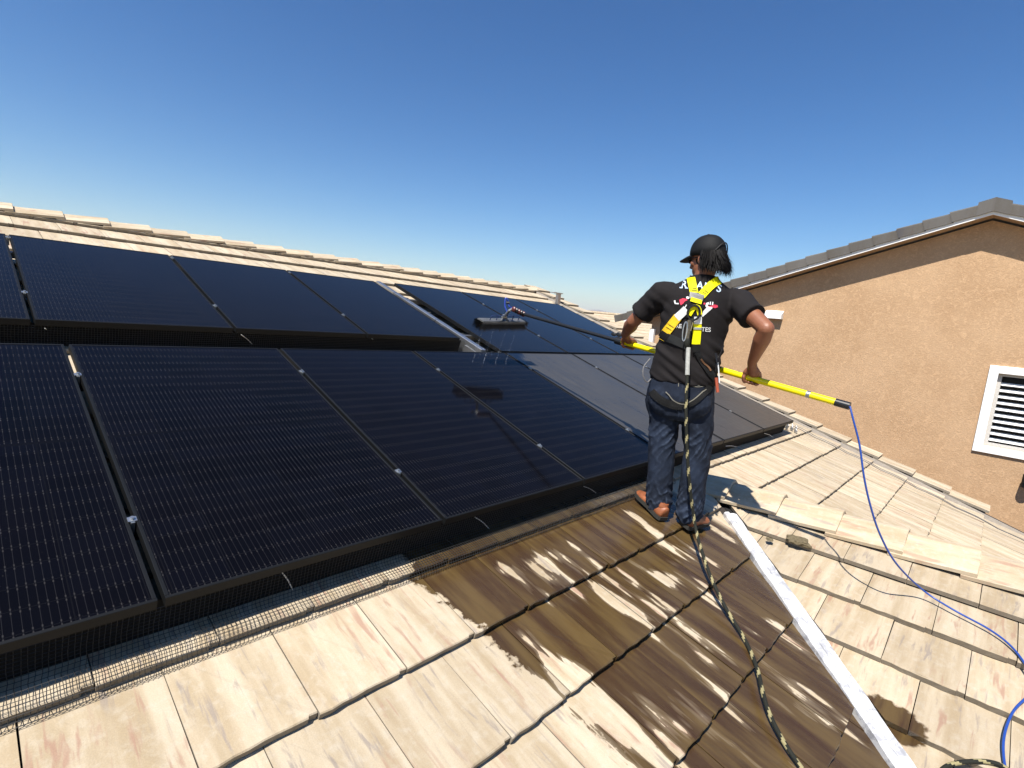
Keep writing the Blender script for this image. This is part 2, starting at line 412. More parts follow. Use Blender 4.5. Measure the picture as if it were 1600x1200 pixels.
def lay(M, ex, tw, edges, urange, clips, mat, variants, offs, seed):
    random.seed(seed); out = []
    for j, v0 in edges:
        off = offs(j) % tw
        u = urange[0] - ((urange[0] - off) % tw) 
        while u < urange[1]:
            jit = Matrix.Translation((u, v0 + rnd(-.0025, .0025), rnd(-.0012, .0022))) @ Matrix.Rotation(rnd(-.004, .004), 4, 'Z') @ Matrix.Rotation(rnd(-.004, .004), 4, 'Y')
            L_ = ex + .06
            poly = [(0.0016, 0), (tw - .0016, 0), (tw - .0016, L_), (0.0016, L_)]
            cp = poly
            for a, b, c_ in clips: cp = clip(cp, a, b, c_ - a * u - b * v0) if cp else cp
            if len(cp) >= 3:
                ar = abs(sum(cp[i][0] * cp[(i + 1) % len(cp)][1] - cp[(i + 1) % len(cp)][0] * cp[i][1] for i in range(len(cp)))) / 2
                if ar > .0012:
                    full = abs(ar - (tw - .0032) * L_) < 1e-5
                    cen = M @ Vector((u + tw / 2, v0 + ex / 2, 0)); pr = projx(cen); size = 0
                    q = [projx(M @ Vector((u + a, v0 + b, 0))) for a, b in ((0, 0), (tw, 0), (tw, ex), (0, ex))]
                    if all(q) and pr and any(-20 < x[0] < 1620 and -20 < x[1] < 1220 for x in q):
                        size = abs(sum(q[i][0] * q[(i + 1) % 4][1] - q[(i + 1) % 4][0] * q[i][1] for i in range(4))) / 2
                    hidden = M is M1 and 1.42 < v0 < 5.0 and u > -3 and u < 6.45
                    out.append(dict(M=M @ jit, cp=None if full else cp, size=0 if hidden else size, me=random.choice(variants), mat=mat, ex=ex))
            u += tw
    return out
def tile_bm(bm, d):
    """add a tile to bm"""
    if d['cp'] is None:
        off = len(bm.verts); tmp = bmesh.new(); tmp.from_mesh(d['me']); tmp.transform(d['M'])
        mm = {}
        for v_ in tmp.verts: mm[v_] = bm.verts.new(v_.co)
        for f in tmp.faces: bm.faces.new([mm[v_] for v_ in f.verts])
        tmp.free()
    else:
        prism(bm, d['cp'], -.026, 0, d['M'], zt=lambda u, v: -v * .030 / d['ex'])
VAR1 = [tile_mesh('roof_tile', TW1, EXPO1 + .06, EXPO1, i, MT1) for i in range(5)]
VAR2 = [tile_mesh('roof_tile', TW2, EXPO2 + .06, EXPO2, i + 7, MT2, .037, .034) for i in range(5)]
# clips in (u,v): valley seen in main frame: y = v*C + HT*S ; keep y >= x + KV + margin
def cl_valley1(m): return (1., -C, -(KV + m) + HT * S)              # u - v*C <= HT*S - KV - m
tiles = []
left_clip = [cl_valley1(.055), ]
# main slope, left of the valley and across to the rake
clipsA = [(1., -C, HT * S - KV - .04)]
clipsWing = [(-1., 0, -(XR - .02))]
# (A) everything with x < XR : bounded by the near valley
ed = [(j, E1(j)) for j in range(-9, 15)]
offA = lambda j: .2365 + (TW1 / 2 if j % 2 else 0)
tiles += lay(M1, EXPO1, TW1, ed, (-3.0, 7.45), [clipsA[0], (1., 0, XR)], MT1, VAR1, offA, 3)
# (B) x > XR : bounded by the far valley  y >= KV3 - x
tiles += lay(M1, EXPO1, TW1, ed, (XR - .4, 7.45), [(-1., 0, -XR), (-1., -C, HT * S - KV3 - .02), (1., 0, 7.47)], MT1, VAR1, offA, 3)
# wing slope (u=-y, v): keep below valley: y <= x + KV - margin  -> -u <= v*C + KV - m
E2 = lambda j: 3.42 + EXPO2 * j
ed2 = [(j, E2(j)) for j in range(-6, 2)]
tiles += lay(M2, EXPO2, TW2, ed2, (-2.0, 2.6), [(-1., -C, KV - .085), (0., 1., XR / C - .02)], MT2, VAR2, lambda j: (-.038 if j % 2 == 0 else -.19), 5)
# far side of the wing
ed3 = [(j, -.34 - EXPO2 * j) for j in range(0, 11)]
tiles += lay(M3, EXPO2, TW2, ed3, (-2.6, 1.6), [(1., -C, KV3 - XR - .03) , ], MT2, VAR2, lambda j: (0 if j % 2 == 0 else .15), 6)
tiles.sort(key=lambda d: -d['size'])
vis = [d for d in tiles if d['size'] > 0][:300]; rest = tiles[len(vis):]
for d in vis:
    if d['cp'] is None:
        o = bpy.data.objects.new('roof_tile', d['me']); COL.objects.link(o); o.parent = house
        o.matrix_local = WORLD[house.name].inverted() @ d['M']
    else:
        b = bmesh.new(); tile_bm(b, d); obj('roof_tile', b, d['mat'], house)
for mt in (MT1, MT2):
    b = bmesh.new()
    for d in rest:
        if d['mat'] is mt: tile_bm(b, d)
    obj('roof_tile', b, mt, house, kind='stuff')

# ---- caps
def cap_mesh(L_, half, drop, th_, mat, seed):
    """angled ridge cap: local x along ridge, exposed end at x=0 raised"""
    random.seed(seed); bm = bmesh.new(); prof = [(-half, -drop), (-half * .55, -drop * .42), (-.028, -.002), (0, 0), (.028, -.002), (half * .55, -drop * .42), (half, -drop)]
    secs = []
    for x, lift in ((0, .026), (.004, .030), (L_ * .5, .014), (L_, 0)):
        o_ = [bm.verts.new((x + rnd(-.002, .002), y + rnd(-.001, .001), z + lift)) for y, z in prof]
        i_ = [bm.verts.new((x, y * .97, z + lift - th_)) for y, z in prof]
        secs.append(o_ + i_[::-1])
    n = len(secs[0])
    for a, b in zip(secs, secs[1:]):
        for i in range(n): bm.faces.new((a[i], b[i], b[(i + 1) % n], a[(i + 1) % n]))
    bm.faces.new(secs[0]); bm.faces.new(secs[-1][::-1])
    bmesh.ops.recalc_face_normals(bm, faces=bm.faces)
    me = bpy.data.meshes.new('ridge_cap'); bm.to_mesh(me); bm.free(); me.materials.append(mat); return me
def place(name, me, M, parent):
    o = bpy.data.objects.new(name, me); COL.objects.link(o); o.parent = parent; o.matrix_local = WORLD[parent.name].inverted() @ M; return o
capsX = [cap_mesh(.40, .150, .060, .020, MCAPX, i) for i in range(4)]
capsY = [cap_mesh(.40, .165, .098, .020, MCAPY, i + 9) for i in range(4)]
x = 7.62; random.seed(4)
while x > -3.2:
    M = Matrix.Translation((x, YR + rnd(-.004, .004), zr + .020 + rnd(-.003, .003))) @ Matrix.Rotation(pi + rnd(-.008, .008), 4, 'Z')
    place('ridge_cap', random.choice(capsX), M, house); x -= .343
y = -2.3
ys = [.937, .583, .243, -.088]; yy = ys + [-.088 - .335 * i for i in range(1, 7)] + [1.285]
for y in yy:
    M = Matrix.Translation((XR, y, ZR + .052)) @ Matrix.Rotation(pi / 2 + rnd(-.008, .008), 4, 'Z')
    place('ridge_cap', random.choice(capsY), M, house)
# mortar bedding under caps
bm = bmesh.new(); box(bm, XR - .06, XR + .06, YB, 1.42, ZR - .08, ZR + .008); obj('ridge_mortar', bm, plain('mortar', (.30, .26, .2), .95), house)
bm = bmesh.new(); box(bm, -3.2, 7.6, YR - .06, YR + .06, zr - .10, zr - .012); obj('ridge_mortar', bm, plain('mortar_main', (.30, .26, .2), .95), house)
# rake tiles along the right edge
def rake_mesh(seed):
    random.seed(seed); bm = bmesh.new(); L_ = EXPO1 + .05
    def ring(v, w): return [bm.verts.new(p) for p in ((0, v, w), (.30, v, w + .004), (.318, v, w - .006), (.318, v, w - .16), (.295, v, w - .16), (.29, v, w - .028), (0, v, w - .026))]
    a = ring(0, .047); b = ring(L_, .012)
    for i in range(7): bm.faces.new((a[i], a[(i + 1) % 7], b[(i + 1) % 7], b[i]))
    bm.faces.new(a[::-1]); bm.faces.new(b); bmesh.ops.recalc_face_normals(bm, faces=bm.faces)
    me = bpy.data.meshes.new('rake_tile'); bm.to_mesh(me); bm.free(); me.materials.append(MT1b); return me
rk = [rake_mesh(i) for i in range(3)]
for j in range(-5, 15):
    place('rake_tile', rk[j % 3], M1 @ Matrix.Translation((7.56 + rnd(-.006, .006), E1(j) - .02, 0)), house)
# raised flat strip inside the rake (cut tiles with a metal edge)
bm = bmesh.new(); box(bm, 7.46, 7.472, -1.9, 6.3, -.03, .018, M1); box(bm, 7.472, 7.55, -1.9, 6.3, -.03, -.005, M1)
obj('rake_flashing', bm, plain('rake_metal', (.42, .38, .33), .5, .3), house)
bm = bmesh.new(); box(bm, XE - .04, XE, -2.2, 6.4, -.32, -.10, M1); obj('rake_board', bm, plain('white_trim', (.78, .77, .74), .6), house)

# ---- valley flashing: white painted metal with a folded rib
VD = Vector((1, 1, T)).normalized()
vside = Vector((1, -1, 0)).normalized(); vup = vside.cross(VD).normalized()
if vup.z < 0: vup = -vup
VO = Vector((XR, XR + KV, ZR))
bm = bmesh.new(); N = 60; rows = []
L_ = 5.2
prof = [(-.045, .012), (-.036, .020), (-.016, .023), (.000, .012), (.018, .016), (.044, .010), (.047, -.02), (.060, -.035), (.10, -.03), (.10, -.05), (-.045, -.05)]
for i in range(N + 1):
    t = -.42 - L_ * i / N
    row = []
    for a, h in prof:
        jx = noise.noise(Vector((t * 9, a * 30, 2))) * .006; jh = noise.noise(Vector((t * 12, a * 20, 7))) * .004
        step = .004 if (i // 9) % 2 else 0
        row.append(bm.verts.new(VO + VD * t + vside * (a + jx + step * (1 if a > 0 else 0)) + vup * (h + jh + .006)))
    rows.append(row)
for a, b in zip(rows, rows[1:]):
    for i in range(len(prof)): bm.faces.new((a[i], b[i], b[(i + 1) % len(prof)], a[(i + 1) % len(prof)]))
bm.faces.new(rows[0]); bm.faces.new(rows[-1][::-1]); bmesh.ops.recalc_face_normals(bm, faces=bm.faces)
obj('valley_flashing', bm, m_flash, house)
bm = bmesh.new(); M = Matrix.Identity(4)
pts = []
for t in (-.1, -L_): pts.append((VO + VD * t + vside * .04 - vup * .045, VO + VD * t + vside * .2 - vup * .03))
q = [bm.verts.new(p) for p in (pts[0][0], pts[0][1], pts[1][1], pts[1][0])]; bm.faces.new(q)
obj('valley_liner', bm, plain('dark_liner', (.02, .02, .02), .7), house)

# ---------------------------------------------------------------- solar panels
def panel(u0, v0, wd, ln, mat, label, tall=.035, w=None):
    w = ZOFF if w is None else w
    o = empty('solar_panel', M1 @ Vector((u0 + wd / 2, v0 + ln / 2, w - tall)), label, 'solar panel', 'black solar panels on the main roof slope')
    bm = bmesh.new(); f = .011; uvl = bm.loops.layers.uv.new('UV')
    v = [bm.verts.new(M1 @ Vector(p)) for p in ((u0 + f, v0 + f, w - .0022), (u0 + wd - f, v0 + f, w - .0022), (u0 + wd - f, v0 + ln - f, w - .0022), (u0 + f, v0 + ln - f, w - .0022))]
    fc = bm.faces.new(v)
    for lp, (a, b) in zip(fc.loops, ((f, f), (wd - f, f), (wd - f, ln - f), (f, ln - f))): lp[uvl].uv = (a, b)
    vb = [bm.verts.new(v_.co - (M1.to_3x3() @ Vector((0, 0, 1))) * .005) for v_ in v]; fb = bm.faces.new(vb[::-1])
    obj('glass', bm, mat, o)
    bm = bmesh.new(); g = .003
    def bar(a0, a1, b0, b1):
        box(bm, a0, a1, b0, b1, w - tall, w, M1)
    bar(u0, u0 + wd, v0, v0 + f); bar(u0, u0 + wd, v0 + ln - f, v0 + ln)
    bar(u0, u0 + f, v0 + f + .0001, v0 + ln - f - .0001); bar(u0 + wd - f, u0 + wd, v0 + f + .0001, v0 + ln - f - .0001)
    bmesh.ops.bevel(bm, geom=[e for e in bm.edges if abs((e.verts[0].co - e.verts[1].co).length) > .5], offset=.0012, segments=1, affect='EDGES')
    obj('frame', bm, m_blackmetal, o)
    return o
PL = 1.83; PP = 1.052; U0 = .395; PG = .020
lab_low = ['black solar panel outside the left frame edge, lowest row', 'black solar panel in the lower row cut off by the left picture edge',
           'large black solar panel, second from the left in the lower row, its corner by the metal clip and zip tie',
           'black solar panel in the lower row crossed by the reflection of the brush pole',
           'wet dark solar panel in the lower row between the brush reflection and the dusty panels',
           'dusty grey solar panel in the lower row with a wet dark patch in its top corner, beside the washed ones',
           'dusty grey solar panel in the lower row behind the worker',
           'dusty grey solar panel at the right end of the lower row beside the roof edge']
lab_low = lab_low[1:]
mats = [m_pclean, m_pclean, m_pclean, m_pclean, m_phalf, m_pdust, m_pdust]
for i, kx in enumerate(range(-1, 6)):
    kk = U0 + PP * kx + PG / 2
    panel(kk, 1.30, PP - PG, PL, mats[i], ['dark solar panel in the lower row cut off by the left picture edge',
        'big dark solar panel second from left in the lower row, above the long mesh strip',
        'dark solar panel in the lower row crossed by the reflected brush pole',
        'wet dark solar panel in the lower row right of the brush reflection, just washed',
        'dusty grey solar panel in the lower row with a washed top left corner',
        'dusty grey solar panel in the lower row directly behind the worker',
        'dusty grey solar panel at the right end of the lower row beside the roof edge'][i])
labs = ['dark solar panel of the upper left group cut off by the left picture edge', 'dark solar panel of the upper left group, widest one below the ridge at far left',
        'dark solar panel of the upper left group between its wide neighbour and the last one', 'dark solar panel ending the upper left group beside the silver rail']
for i in range(4):
    panel(.297 - .985 + .985 * i + .01, 3.44, .985 - .02, 1.60, m_pmid, labs[i], w=ZOFF + .002)
labs = ['blue-black solar panel of the upper right group behind the hovering brush', 'blue-black solar panel in the middle of the upper right group, above the pole',
        'blue-black solar panel at the far right end of the upper row']
for i in range(3):
    panel(3.535 + 1.035 * i + .01, 3.160, 1.035 - .02, 1.92, m_pmid, labs[i])
# clamps between neighbours
def clamp(u, v, lab, w=ZOFF):
    o = empty('panel_clamp', M1 @ Vector((u, v, w)), lab, 'clamp', 'silver clamps in the seams between panels')
    bm = bmesh.new(); box(bm, u - .013, u + .013, v - .012, v + .012, w + .0005, w + .004, M1); box(bm, u - .006, u + .006, v - .017, v + .017, w - .05, w + .0005, M1); obj('plate', bm, m_steel, o)
    bm = bmesh.new(); tube(bm, [M1 @ Vector((u, v, w + .0045)), M1 @ Vector((u, v, w + .012))], .0065, 6); obj('bolt', bm, m_steel, o)
nm = ['second', 'third', 'fourth', 'fifth', 'sixth', 'seventh']
for i, kx in enumerate(range(0, 6)):
    u = U0 + PP * kx
    clamp(u, 1.68, 'silver clamp low in the seam before the %s panel of the lower row' % nm[i]); clamp(u, 2.78, 'silver clamp high in the seam before the %s panel of the lower row' % nm[i])
for i in range(3):
    u = .297 + .985 * i
    clamp(u, 3.85, 'silver clamp low in seam %s of the upper left group' % ['one', 'two', 'three'][i]); clamp(u, 4.96, 'silver clamp at the top of seam %s of the upper left group' % ['one', 'two', 'three'][i])
for i in range(1, 3):
    u = 3.535 + 1.035 * i
    clamp(u, 3.62, 'silver clamp low in the %s seam of the upper right group' % ['', 'left', 'right'][i]); clamp(u, 4.62, 'silver clamp high in the %s seam of the upper right group' % ['', 'left', 'right'][i])
# rails with feet
for n_, (v, a, b) in enumerate(((1.68, -.7, 6.80), (2.78, -.7, 6.80), (3.85, -.7, 3.30), (4.75, -.7, 3.30), (3.62, 3.42, 6.70), (4.62, 3.42, 6.70))):
    o = empty('mounting_rail', M1 @ Vector((a, v, ZOFF - .075)), ['mounting rail low under the lower panel row', 'mounting rail high under the lower panel row', 'mounting rail low under the upper left panels',
        'mounting rail high under the upper left panels', 'mounting rail low under the upper right panels', 'mounting rail high under the upper right panels'][n_], 'rail', 'mounting rails under the panels')
    bm = bmesh.new(); box(bm, a, b, v - .016, v + .016, ZOFF - .078, ZOFF - .037, M1); obj('rail_bar', bm, m_rail if n_ > 1 else m_blackmetal, o)
    x = a + .15
    while x < b:
        bm = bmesh.new(); box(bm, x - .02, x + .02, v + .017, v + .024, -.02, ZOFF - .045, M1); box(bm, x - .03, x + .03, v - .04, v + .05, -.03, .012, M1); obj('roof_foot', bm, m_rail, o); x += 1.2
    
# ---------------------------------------------------------------- mesh guards
def guard(a, b, path, label, rows_):
    """wire mesh: verticals follow path (v,w) list, horizontals between"""
    bm = bmesh.new(); sp = .0132; u = a
    while u < b:
        wob = lambda i: rnd(-.0012, .0012)
        pts = [M1 @ Vector((u + wob(0) + noise.noise(Vector((u * 3, i * .6, 0))) * .006, v + noise.noise(Vector((u * 4, i, 5))) * .004, w + noise.noise(Vector((u * 5, i, 9))) * .003)) for i, (v, w) in enumerate(path)]
        tube(bm, pts, .00105, 3, caps=False); u += sp
    P = catmull([Vector((0, v, w)) for v, w in path], 4)
    tot = sum((P[i + 1] - P[i]).length for i in range(len(P) - 1)); d = 0; acc = 0; i = 0; pos_ = []
    while d < tot:
        while acc + (P[i + 1] - P[i]).length < d: acc += (P[i + 1] - P[i]).length; i += 1
        t = (d - acc) / (P[i + 1] - P[i]).length; pos_.append(P[i].lerp(P[i + 1], t)); d += sp
    for q in pos_:
        n_ = int((b - a) / .12)
        tube(bm, [M1 @ Vector((a + (b - a) * s_ / n_, q.y + noise.noise(Vector(((a + (b - a) * s_ / n_) * 4, q.y * 9, 5))) * .004, q.z + .0008)) for s_ in range(n_ + 1)], .00105, 3, caps=False)
    o = obj('wire_mesh_guard', bm, m_wire, label=label, cat='wire mesh', loc=tuple(M1 @ Vector(((a + b) / 2, path[0][0], path[0][1]))))
    return o
m_shade = plain('shade_black', (.006, .006, .006), .9)  # black for strips added behind the mesh to stand in for deep shade
for (ua, ub, va, lab) in ((-.75, 6.62, 1.335, 'added black strip standing in for shade behind the mesh along the lower edge of the bottom panel row'), (-.75, 3.30, 3.475, 'added black strip standing in for shade behind the mesh below the upper left panels')):
    bm = bmesh.new(); box(bm, ua, ub, va, va + .004, -.028, ZOFF - .036, M1); obj('shade_strip', bm, m_shade, label=lab, cat='shade strip', group='black strips standing in for shade under the panels', loc=tuple(M1 @ Vector((ua, va, 0))))
random.seed(2)
guard(-.75, 3.62, [(1.302, ZOFF - .034), (1.300, .06), (1.296, .020), (1.28, .010), (1.25, .008), (1.218, .0072), (1.206, .003), (1.197, -.012), (1.190, -.022)], 'dark wire mesh skirt along the lower edge of the bottom panel row', 0)
guard(-.75, 3.35, [(3.442, ZOFF - .034), (3.440, .06), (3.43, .02), (3.40, .012), (3.36, .008)], 'dark wire mesh skirt under the upper left panels, in the gap between rows', 0)
# ties poking out
def tie(px, py, qx, qy, h, lab):
    a = pray((px, py)); b = pray((qx, qy)); n3 = Vector((0, -S, C))
    A = a * ((n3.dot(M1 @ Vector((0, 0, h)))) / n3.dot(a)); B = b * ((n3.dot(M1 @ Vector((0, 0, .012)))) / n3.dot(b))
    mid = (A + B) / 2 + n3 * .006
    bm = bmesh.new(); tube(bm, catmull([A, mid, B], 4), .0022, 5); obj('zip_tie', bm, m_zip, label=lab, cat='zip tie', group='white ties and wires at the panel edges', loc=tuple(A))
tie(441, 895, 457, 921, .10, 'bent white wire end standing on the mesh below the second lower panel')
tie(742, 808, 764, 826, .08, 'white tie at the mesh below the panel with the reflection')
tie(912, 760, 931, 770, .08, 'white tie at the mesh beside the worker')
tie(1194, 677, 1208, 683, .08, 'white tie under the right end panel')
tie(1134, 697, 1151, 698, .08, 'white tie beside the worker, under the dusty panels')
tie(70, 513, 78, 522, .12, 'white tie in the gap between rows at the left')
tie(377, 523, 397, 541, .12, 'white tie in the gap between rows, below the second upper panel')
tie(581, 529, 588, 537, .12, 'white tie in the gap between rows, below the last upper left panel')
# silver channel between the upper groups
ch = empty('cable_channel', M1 @ Vector((3.40, 4.2, .05)), 'silver metal cable channel between the two upper panel groups', 'cable channel')
for a, b, wd, h0 in ((3.20, 3.93, .060, .150), (3.94, 4.72, .058, .150), (4.73, 5.10, .056, .150)):
    bm = bmesh.new(); box(bm, 3.315, 3.315 + wd, a, b, .02, h0, M1); bmesh.ops.bevel(bm, geom=bm.edges[:], offset=.003, segments=1, affect='EDGES'); obj('channel_piece', bm, m_rail, ch)
bm = bmesh.new(); prism(bm, [(3.32, 3.12), (3.46, 3.10), (3.40, 3.30), (3.375, 3.42), (3.30, 3.42)], .03, .10, M1); obj('end_piece', bm, m_rail, ch)
bm = bmesh.new()
for v in (3.7, 4.28, 4.72): box(bm, 3.43, 3.47, v, v + .05, .0, .085, M1); box(bm, 3.40, 3.53, v + .01, v + .025, .085, .10, M1)
obj('bracket', bm, m_rail, ch)
# small junction hardware at the right end and cable runs along the rake
jb = empty('cable_clips', M1 @ Vector((6.85, 1.3, .02)), 'cluster of silver cable clips at the corner of the right end panel', 'clips')
for a, b, h in ((6.80, 1.34, .05), (6.87, 1.30, .035), (6.93, 1.27, .045), (6.84, 1.24, .03), (6.99, 1.33, .03)):
    bm = bmesh.new(); box(bm, a, a + .035, b, b + .03, .005, h, M1); tube(bm, [M1 @ Vector((a, b, h)), M1 @ Vector((a + .02, b + .03, h + .02)), M1 @ Vector((a + .05, b + .01, .01))], .004, 5); obj('clip', bm, m_steel, jb)
for n_, (uu, rr_) in enumerate(((7.02, .0045), (7.13, .0035))):
    bm = bmesh.new()
    pts = [M1 @ Vector((uu + .02 * sin(v * 1.7 + n_) - (.12 * (1.3 - v) * -.12 if 0 else 0) + (1.3 - v) * (.05 if n_ == 0 else .0), v, .012 + rr_ + .012 * abs(sin(v * 8.6)))) for v in [1.35 - .09 * i for i in range(30)]]
    tube(bm, pts, rr_, 6); obj('cable', bm, plain('grey_cable%d' % n_, (.05, .045, .045), .5), label=['thin dark cable along the roof edge nearer the panels', 'second thin dark cable closer to the roof edge tiles'][n_], cat='cable', group='thin cables along the roof edge', loc=tuple(pts[0]))
# vent post near the ridge end
b0 = M1 @ Vector((7.0, 5.55, 0))
P = pray((871, 474)); n3 = Vector((0, -S, C)); base = P * (n3.dot(M1 @ Vector((0, 0, 0))) / n3.dot(P))
vp = empty('roof_bracket', base, 'small grey sheet metal bracket standing near the right end of the ridge', 'bracket')
bm = bmesh.new(); box(bm, base.x - .03, base.x + .04, base.y - .03, base.y + .03, base.z - .05, base.z + .17); obj('post', bm, m_rail, vp)
bm = bmesh.new(); box(bm, base.x - .18, base.x + .07, base.y - .05, base.y + .05, base.z + .171, base.z + .185); obj('cap_plate', bm, m_rail, vp)

# broken mortar lump and chip on the wing
def on2(px, h=0.):
    d = pray(px); n2 = Vector((-S, 0, C)); return d * (n2.dot(M2 @ Vector((0, 0, h))) / n2.dot(d))
def on1(px, h=0.):
    d = pray(px); return d * (n3.dot(M1 @ Vector((0, 0, h))) / n3.dot(d))
for px, r_, lab in (((1247, 845), .052, 'larger broken lump of brown mortar lying on the wing roof'), ((1203, 843), .018, 'tiny chip of brown mortar left of the larger lump')):
    c_ = on2(px, .01); bm = bmesh.new(); bmesh.ops.create_icosphere(bm, subdivisions=3, radius=1)
    for v in bm.verts:
        n_ = noise.noise(v.co * 1.6 + Vector((px[0], 0, 0))) * .5 + noise.noise(v.co * 5) * .2
        v.co = Vector((v.co.x * 1.05, v.co.y * 1.35, v.co.z * .42)) * r_ * (1 + n_) + c_
    obj('mortar_lump', bm, plain('lump%g' % r_, (.15, .12, .07), .95, 0, 60, .3, .6, 200), label=lab, cat='mortar lump', group='mortar bits on the wing roof', loc=tuple(c_))

# ---------------------------------------------------------------- neighbour house on the right
XW = 11.0; OV = .30; YA = .45; ZA = 2.33
nh = empty('neighbour_house', (XW, YA, GZ), 'neighbouring tan stucco house with grey tile gable, right side of the picture', 'house')
PT = .346
def gz(y): return ZA - abs(y - YA) * PT
YL, YRt = 5.95, -5.1
bm = bmesh.new()
TOPD = .20
# gable wall as a thick slab
poly = [(YRt, GZ), (YL, GZ), (YL, gz(YL) - TOPD), (YA, ZA - TOPD), (YRt, gz(YRt) - TOPD)]
wy0, wy1, wz0, wz1 = -.95, .01, -1.31, -.18       # window opening
def slab(rects):
    for y0, y1, zb0, zb1, zt0, zt1 in rects:
        vs = [bm.verts.new((XW, y0, zb0)), bm.verts.new((XW, y1, zb1)), bm.verts.new((XW, y1, zt1)), bm.verts.new((XW, y0, zt0))]
        bm.faces.new(vs[::-1])
slab([(YRt, wy0, GZ, GZ, gz(YRt) - TOPD, gz(wy0) - TOPD), (wy0, wy1, GZ, GZ, wz0, wz0), (wy0, wy1, wz1, wz1, gz(wy0) - TOPD, gz(wy1) - TOPD), (wy1, YA, GZ, GZ, gz(wy1) - TOPD, ZA - TOPD), (YA, YL, GZ, GZ, ZA - TOPD, gz(YL) - TOPD)])
vs = [bm.verts.new(p) for p in ((XW, YL, GZ), (XW + 14, YL, GZ), (XW + 14, YL, gz(YL) - TOPD), (XW, YL, gz(YL) - TOPD))]; bm.faces.new(vs)
vs = [bm.verts.new(p) for p in ((XW, YRt, GZ), (XW + 14, YRt, GZ), (XW + 14, YRt, gz(YRt) - TOPD), (XW, YRt, gz(YRt) - TOPD))]; bm.faces.new(vs[::-1])
for a, b in (((wy0, wz0), (wy1, wz0)), ((wy1, wz0), (wy1, wz1)), ((wy1, wz1), (wy0, wz1)), ((wy0, wz1), (wy0, wz0))):
    vs = [bm.verts.new(p) for p in ((XW, a[0], a[1]), (XW, b[0], b[1]), (XW + .14, b[0], b[1]), (XW + .14, a[0], a[1]))]; bm.faces.new(vs)
bmesh.ops.remove_doubles(bm, verts=bm.verts, dist=1e-4)
obj('wall', bm, m_st, nh)
m_white = plain('white_paint', (.80, .79, .76), .55, 0, 8, .03)
# roof slopes
bm = bmesh.new(); X0 = XW - OV
for sgn, ye in ((1, 6.45), (-1, -5.6)):
    y1_ = ye; z1_ = gz(ye)
    vs = [(X0 + .03, YA, ZA), (XW + 14, YA, ZA), (XW + 14, y1_, z1_), (X0 + .03, y1_, z1_)]
    top = [bm.verts.new(p) for p in vs]; bot = [bm.verts.new((p[0], p[1], p[2] - .09)) for p in vs]
    bm.faces.new(top if sgn > 0 else top[::-1]); bm.faces.new(bot[::-1] if sgn > 0 else bot)
    for i in range(4): bm.faces.new((top[i], bot[i], bot[(i + 1) % 4], top[(i + 1) % 4]))
bmesh.ops.recalc_face_normals(bm, faces=bm.faces)
obj('roof', bm, MGRAY2, nh)
# barge boards (white) following each slope
for sgn, ye in ((1, 6.4), (-1, -5.5)):
    bm = bmesh.new()
    vs = [(YA, ZA - .075), (ye, gz(ye) - .075), (ye, gz(ye) - .17), (YA, ZA - .17)]
    f_ = [bm.verts.new((X0, a, b)) for a, b in vs]; g_ = [bm.verts.new((X0 + .028, a, b)) for a, b in vs]
    bm.faces.new(f_); bm.faces.new(g_[::-1])
    for i in range(4): bm.faces.new((f_[i], g_[i], g_[(i + 1) % 4], f_[(i + 1) % 4]))
    bmesh.ops.recalc_face_normals(bm, faces=bm.faces); obj('barge_board', bm, m_white, nh)
    bm = bmesh.new()  # soffit
    vs = [(X0 + .029, YA, ZA - .165), (XW, YA, ZA - .165), (XW, ye, gz(ye) - .165), (X0 + .029, ye, gz(ye) - .165)]
    bm.faces.new([bm.verts.new(p) for p in vs]); obj('soffit', bm, m_st, nh)
# rake caps
def gcap(seed):
    random.seed(seed); bm = bmesh.new(); L_ = .36
    prof = [(-.02, -.115), (-.02, .03), (-.005, .048), (.16, .052), (.175, .04), (.175, 0), (.15, 0), (.15, .03), (.004, .028), (.004, -.115)]
    a = [bm.verts.new((p[0], 0, p[1] + .014 + rnd(-.001, .001))) for p in prof]; b = [bm.verts.new((p[0] + .008, L_, p[1] * .93 - .008)) for p in prof]
    n = len(prof)
    for i in range(n): bm.faces.new((a[i], b[i], b[(i + 1) % n], a[(i + 1) % n]))
    bm.faces.new(a[::-1]); bm.faces.new(b); bmesh.ops.recalc_face_normals(bm, faces=bm.faces)
    me = bpy.data.meshes.new('rake_cap'); bm.to_mesh(me); bm.free(); me.materials.append(MGRAY); return me
gc = [gcap(i) for i in range(3)]
sl_len = .342
ang = math.atan(PT)
for i in range(19):
    d = .17 + i * sl_len * cos(ang); y = YA + d + sl_len * cos(ang)
    # exposed end is the lower one
    M = Matrix.Translation((X0 - .012, y, gz(y) + .0)) @ Matrix.Rotation(ang, 4, 'X') @ Matrix.Rotation(pi, 4, 'Z') @ Matrix.Translation((-.155, 0, 0))
    M = Matrix.Translation((X0 - .012, y, gz(y))) @ Matrix(((1, 0, 0, 0), (0, -cos(ang), sin(ang), 0), (0, sin(ang), cos(ang), 0), (0, 0, 0, 1)))
    place('rake_cap', gc[i % 3], M, nh)
for i in range(16):
    y = YA - .17 - (i + 1) * sl_len * cos(ang)
    M = Matrix.Translation((X0 - .012, y, gz(y))) @ Matrix(((1, 0, 0, 0), (0, cos(ang), -sin(ang), 0), (0, sin(ang), cos(ang), 0), (0, 0, 0, 1)))
    place('rake_cap', gc[i % 3], M, nh)
bm = bmesh.new()
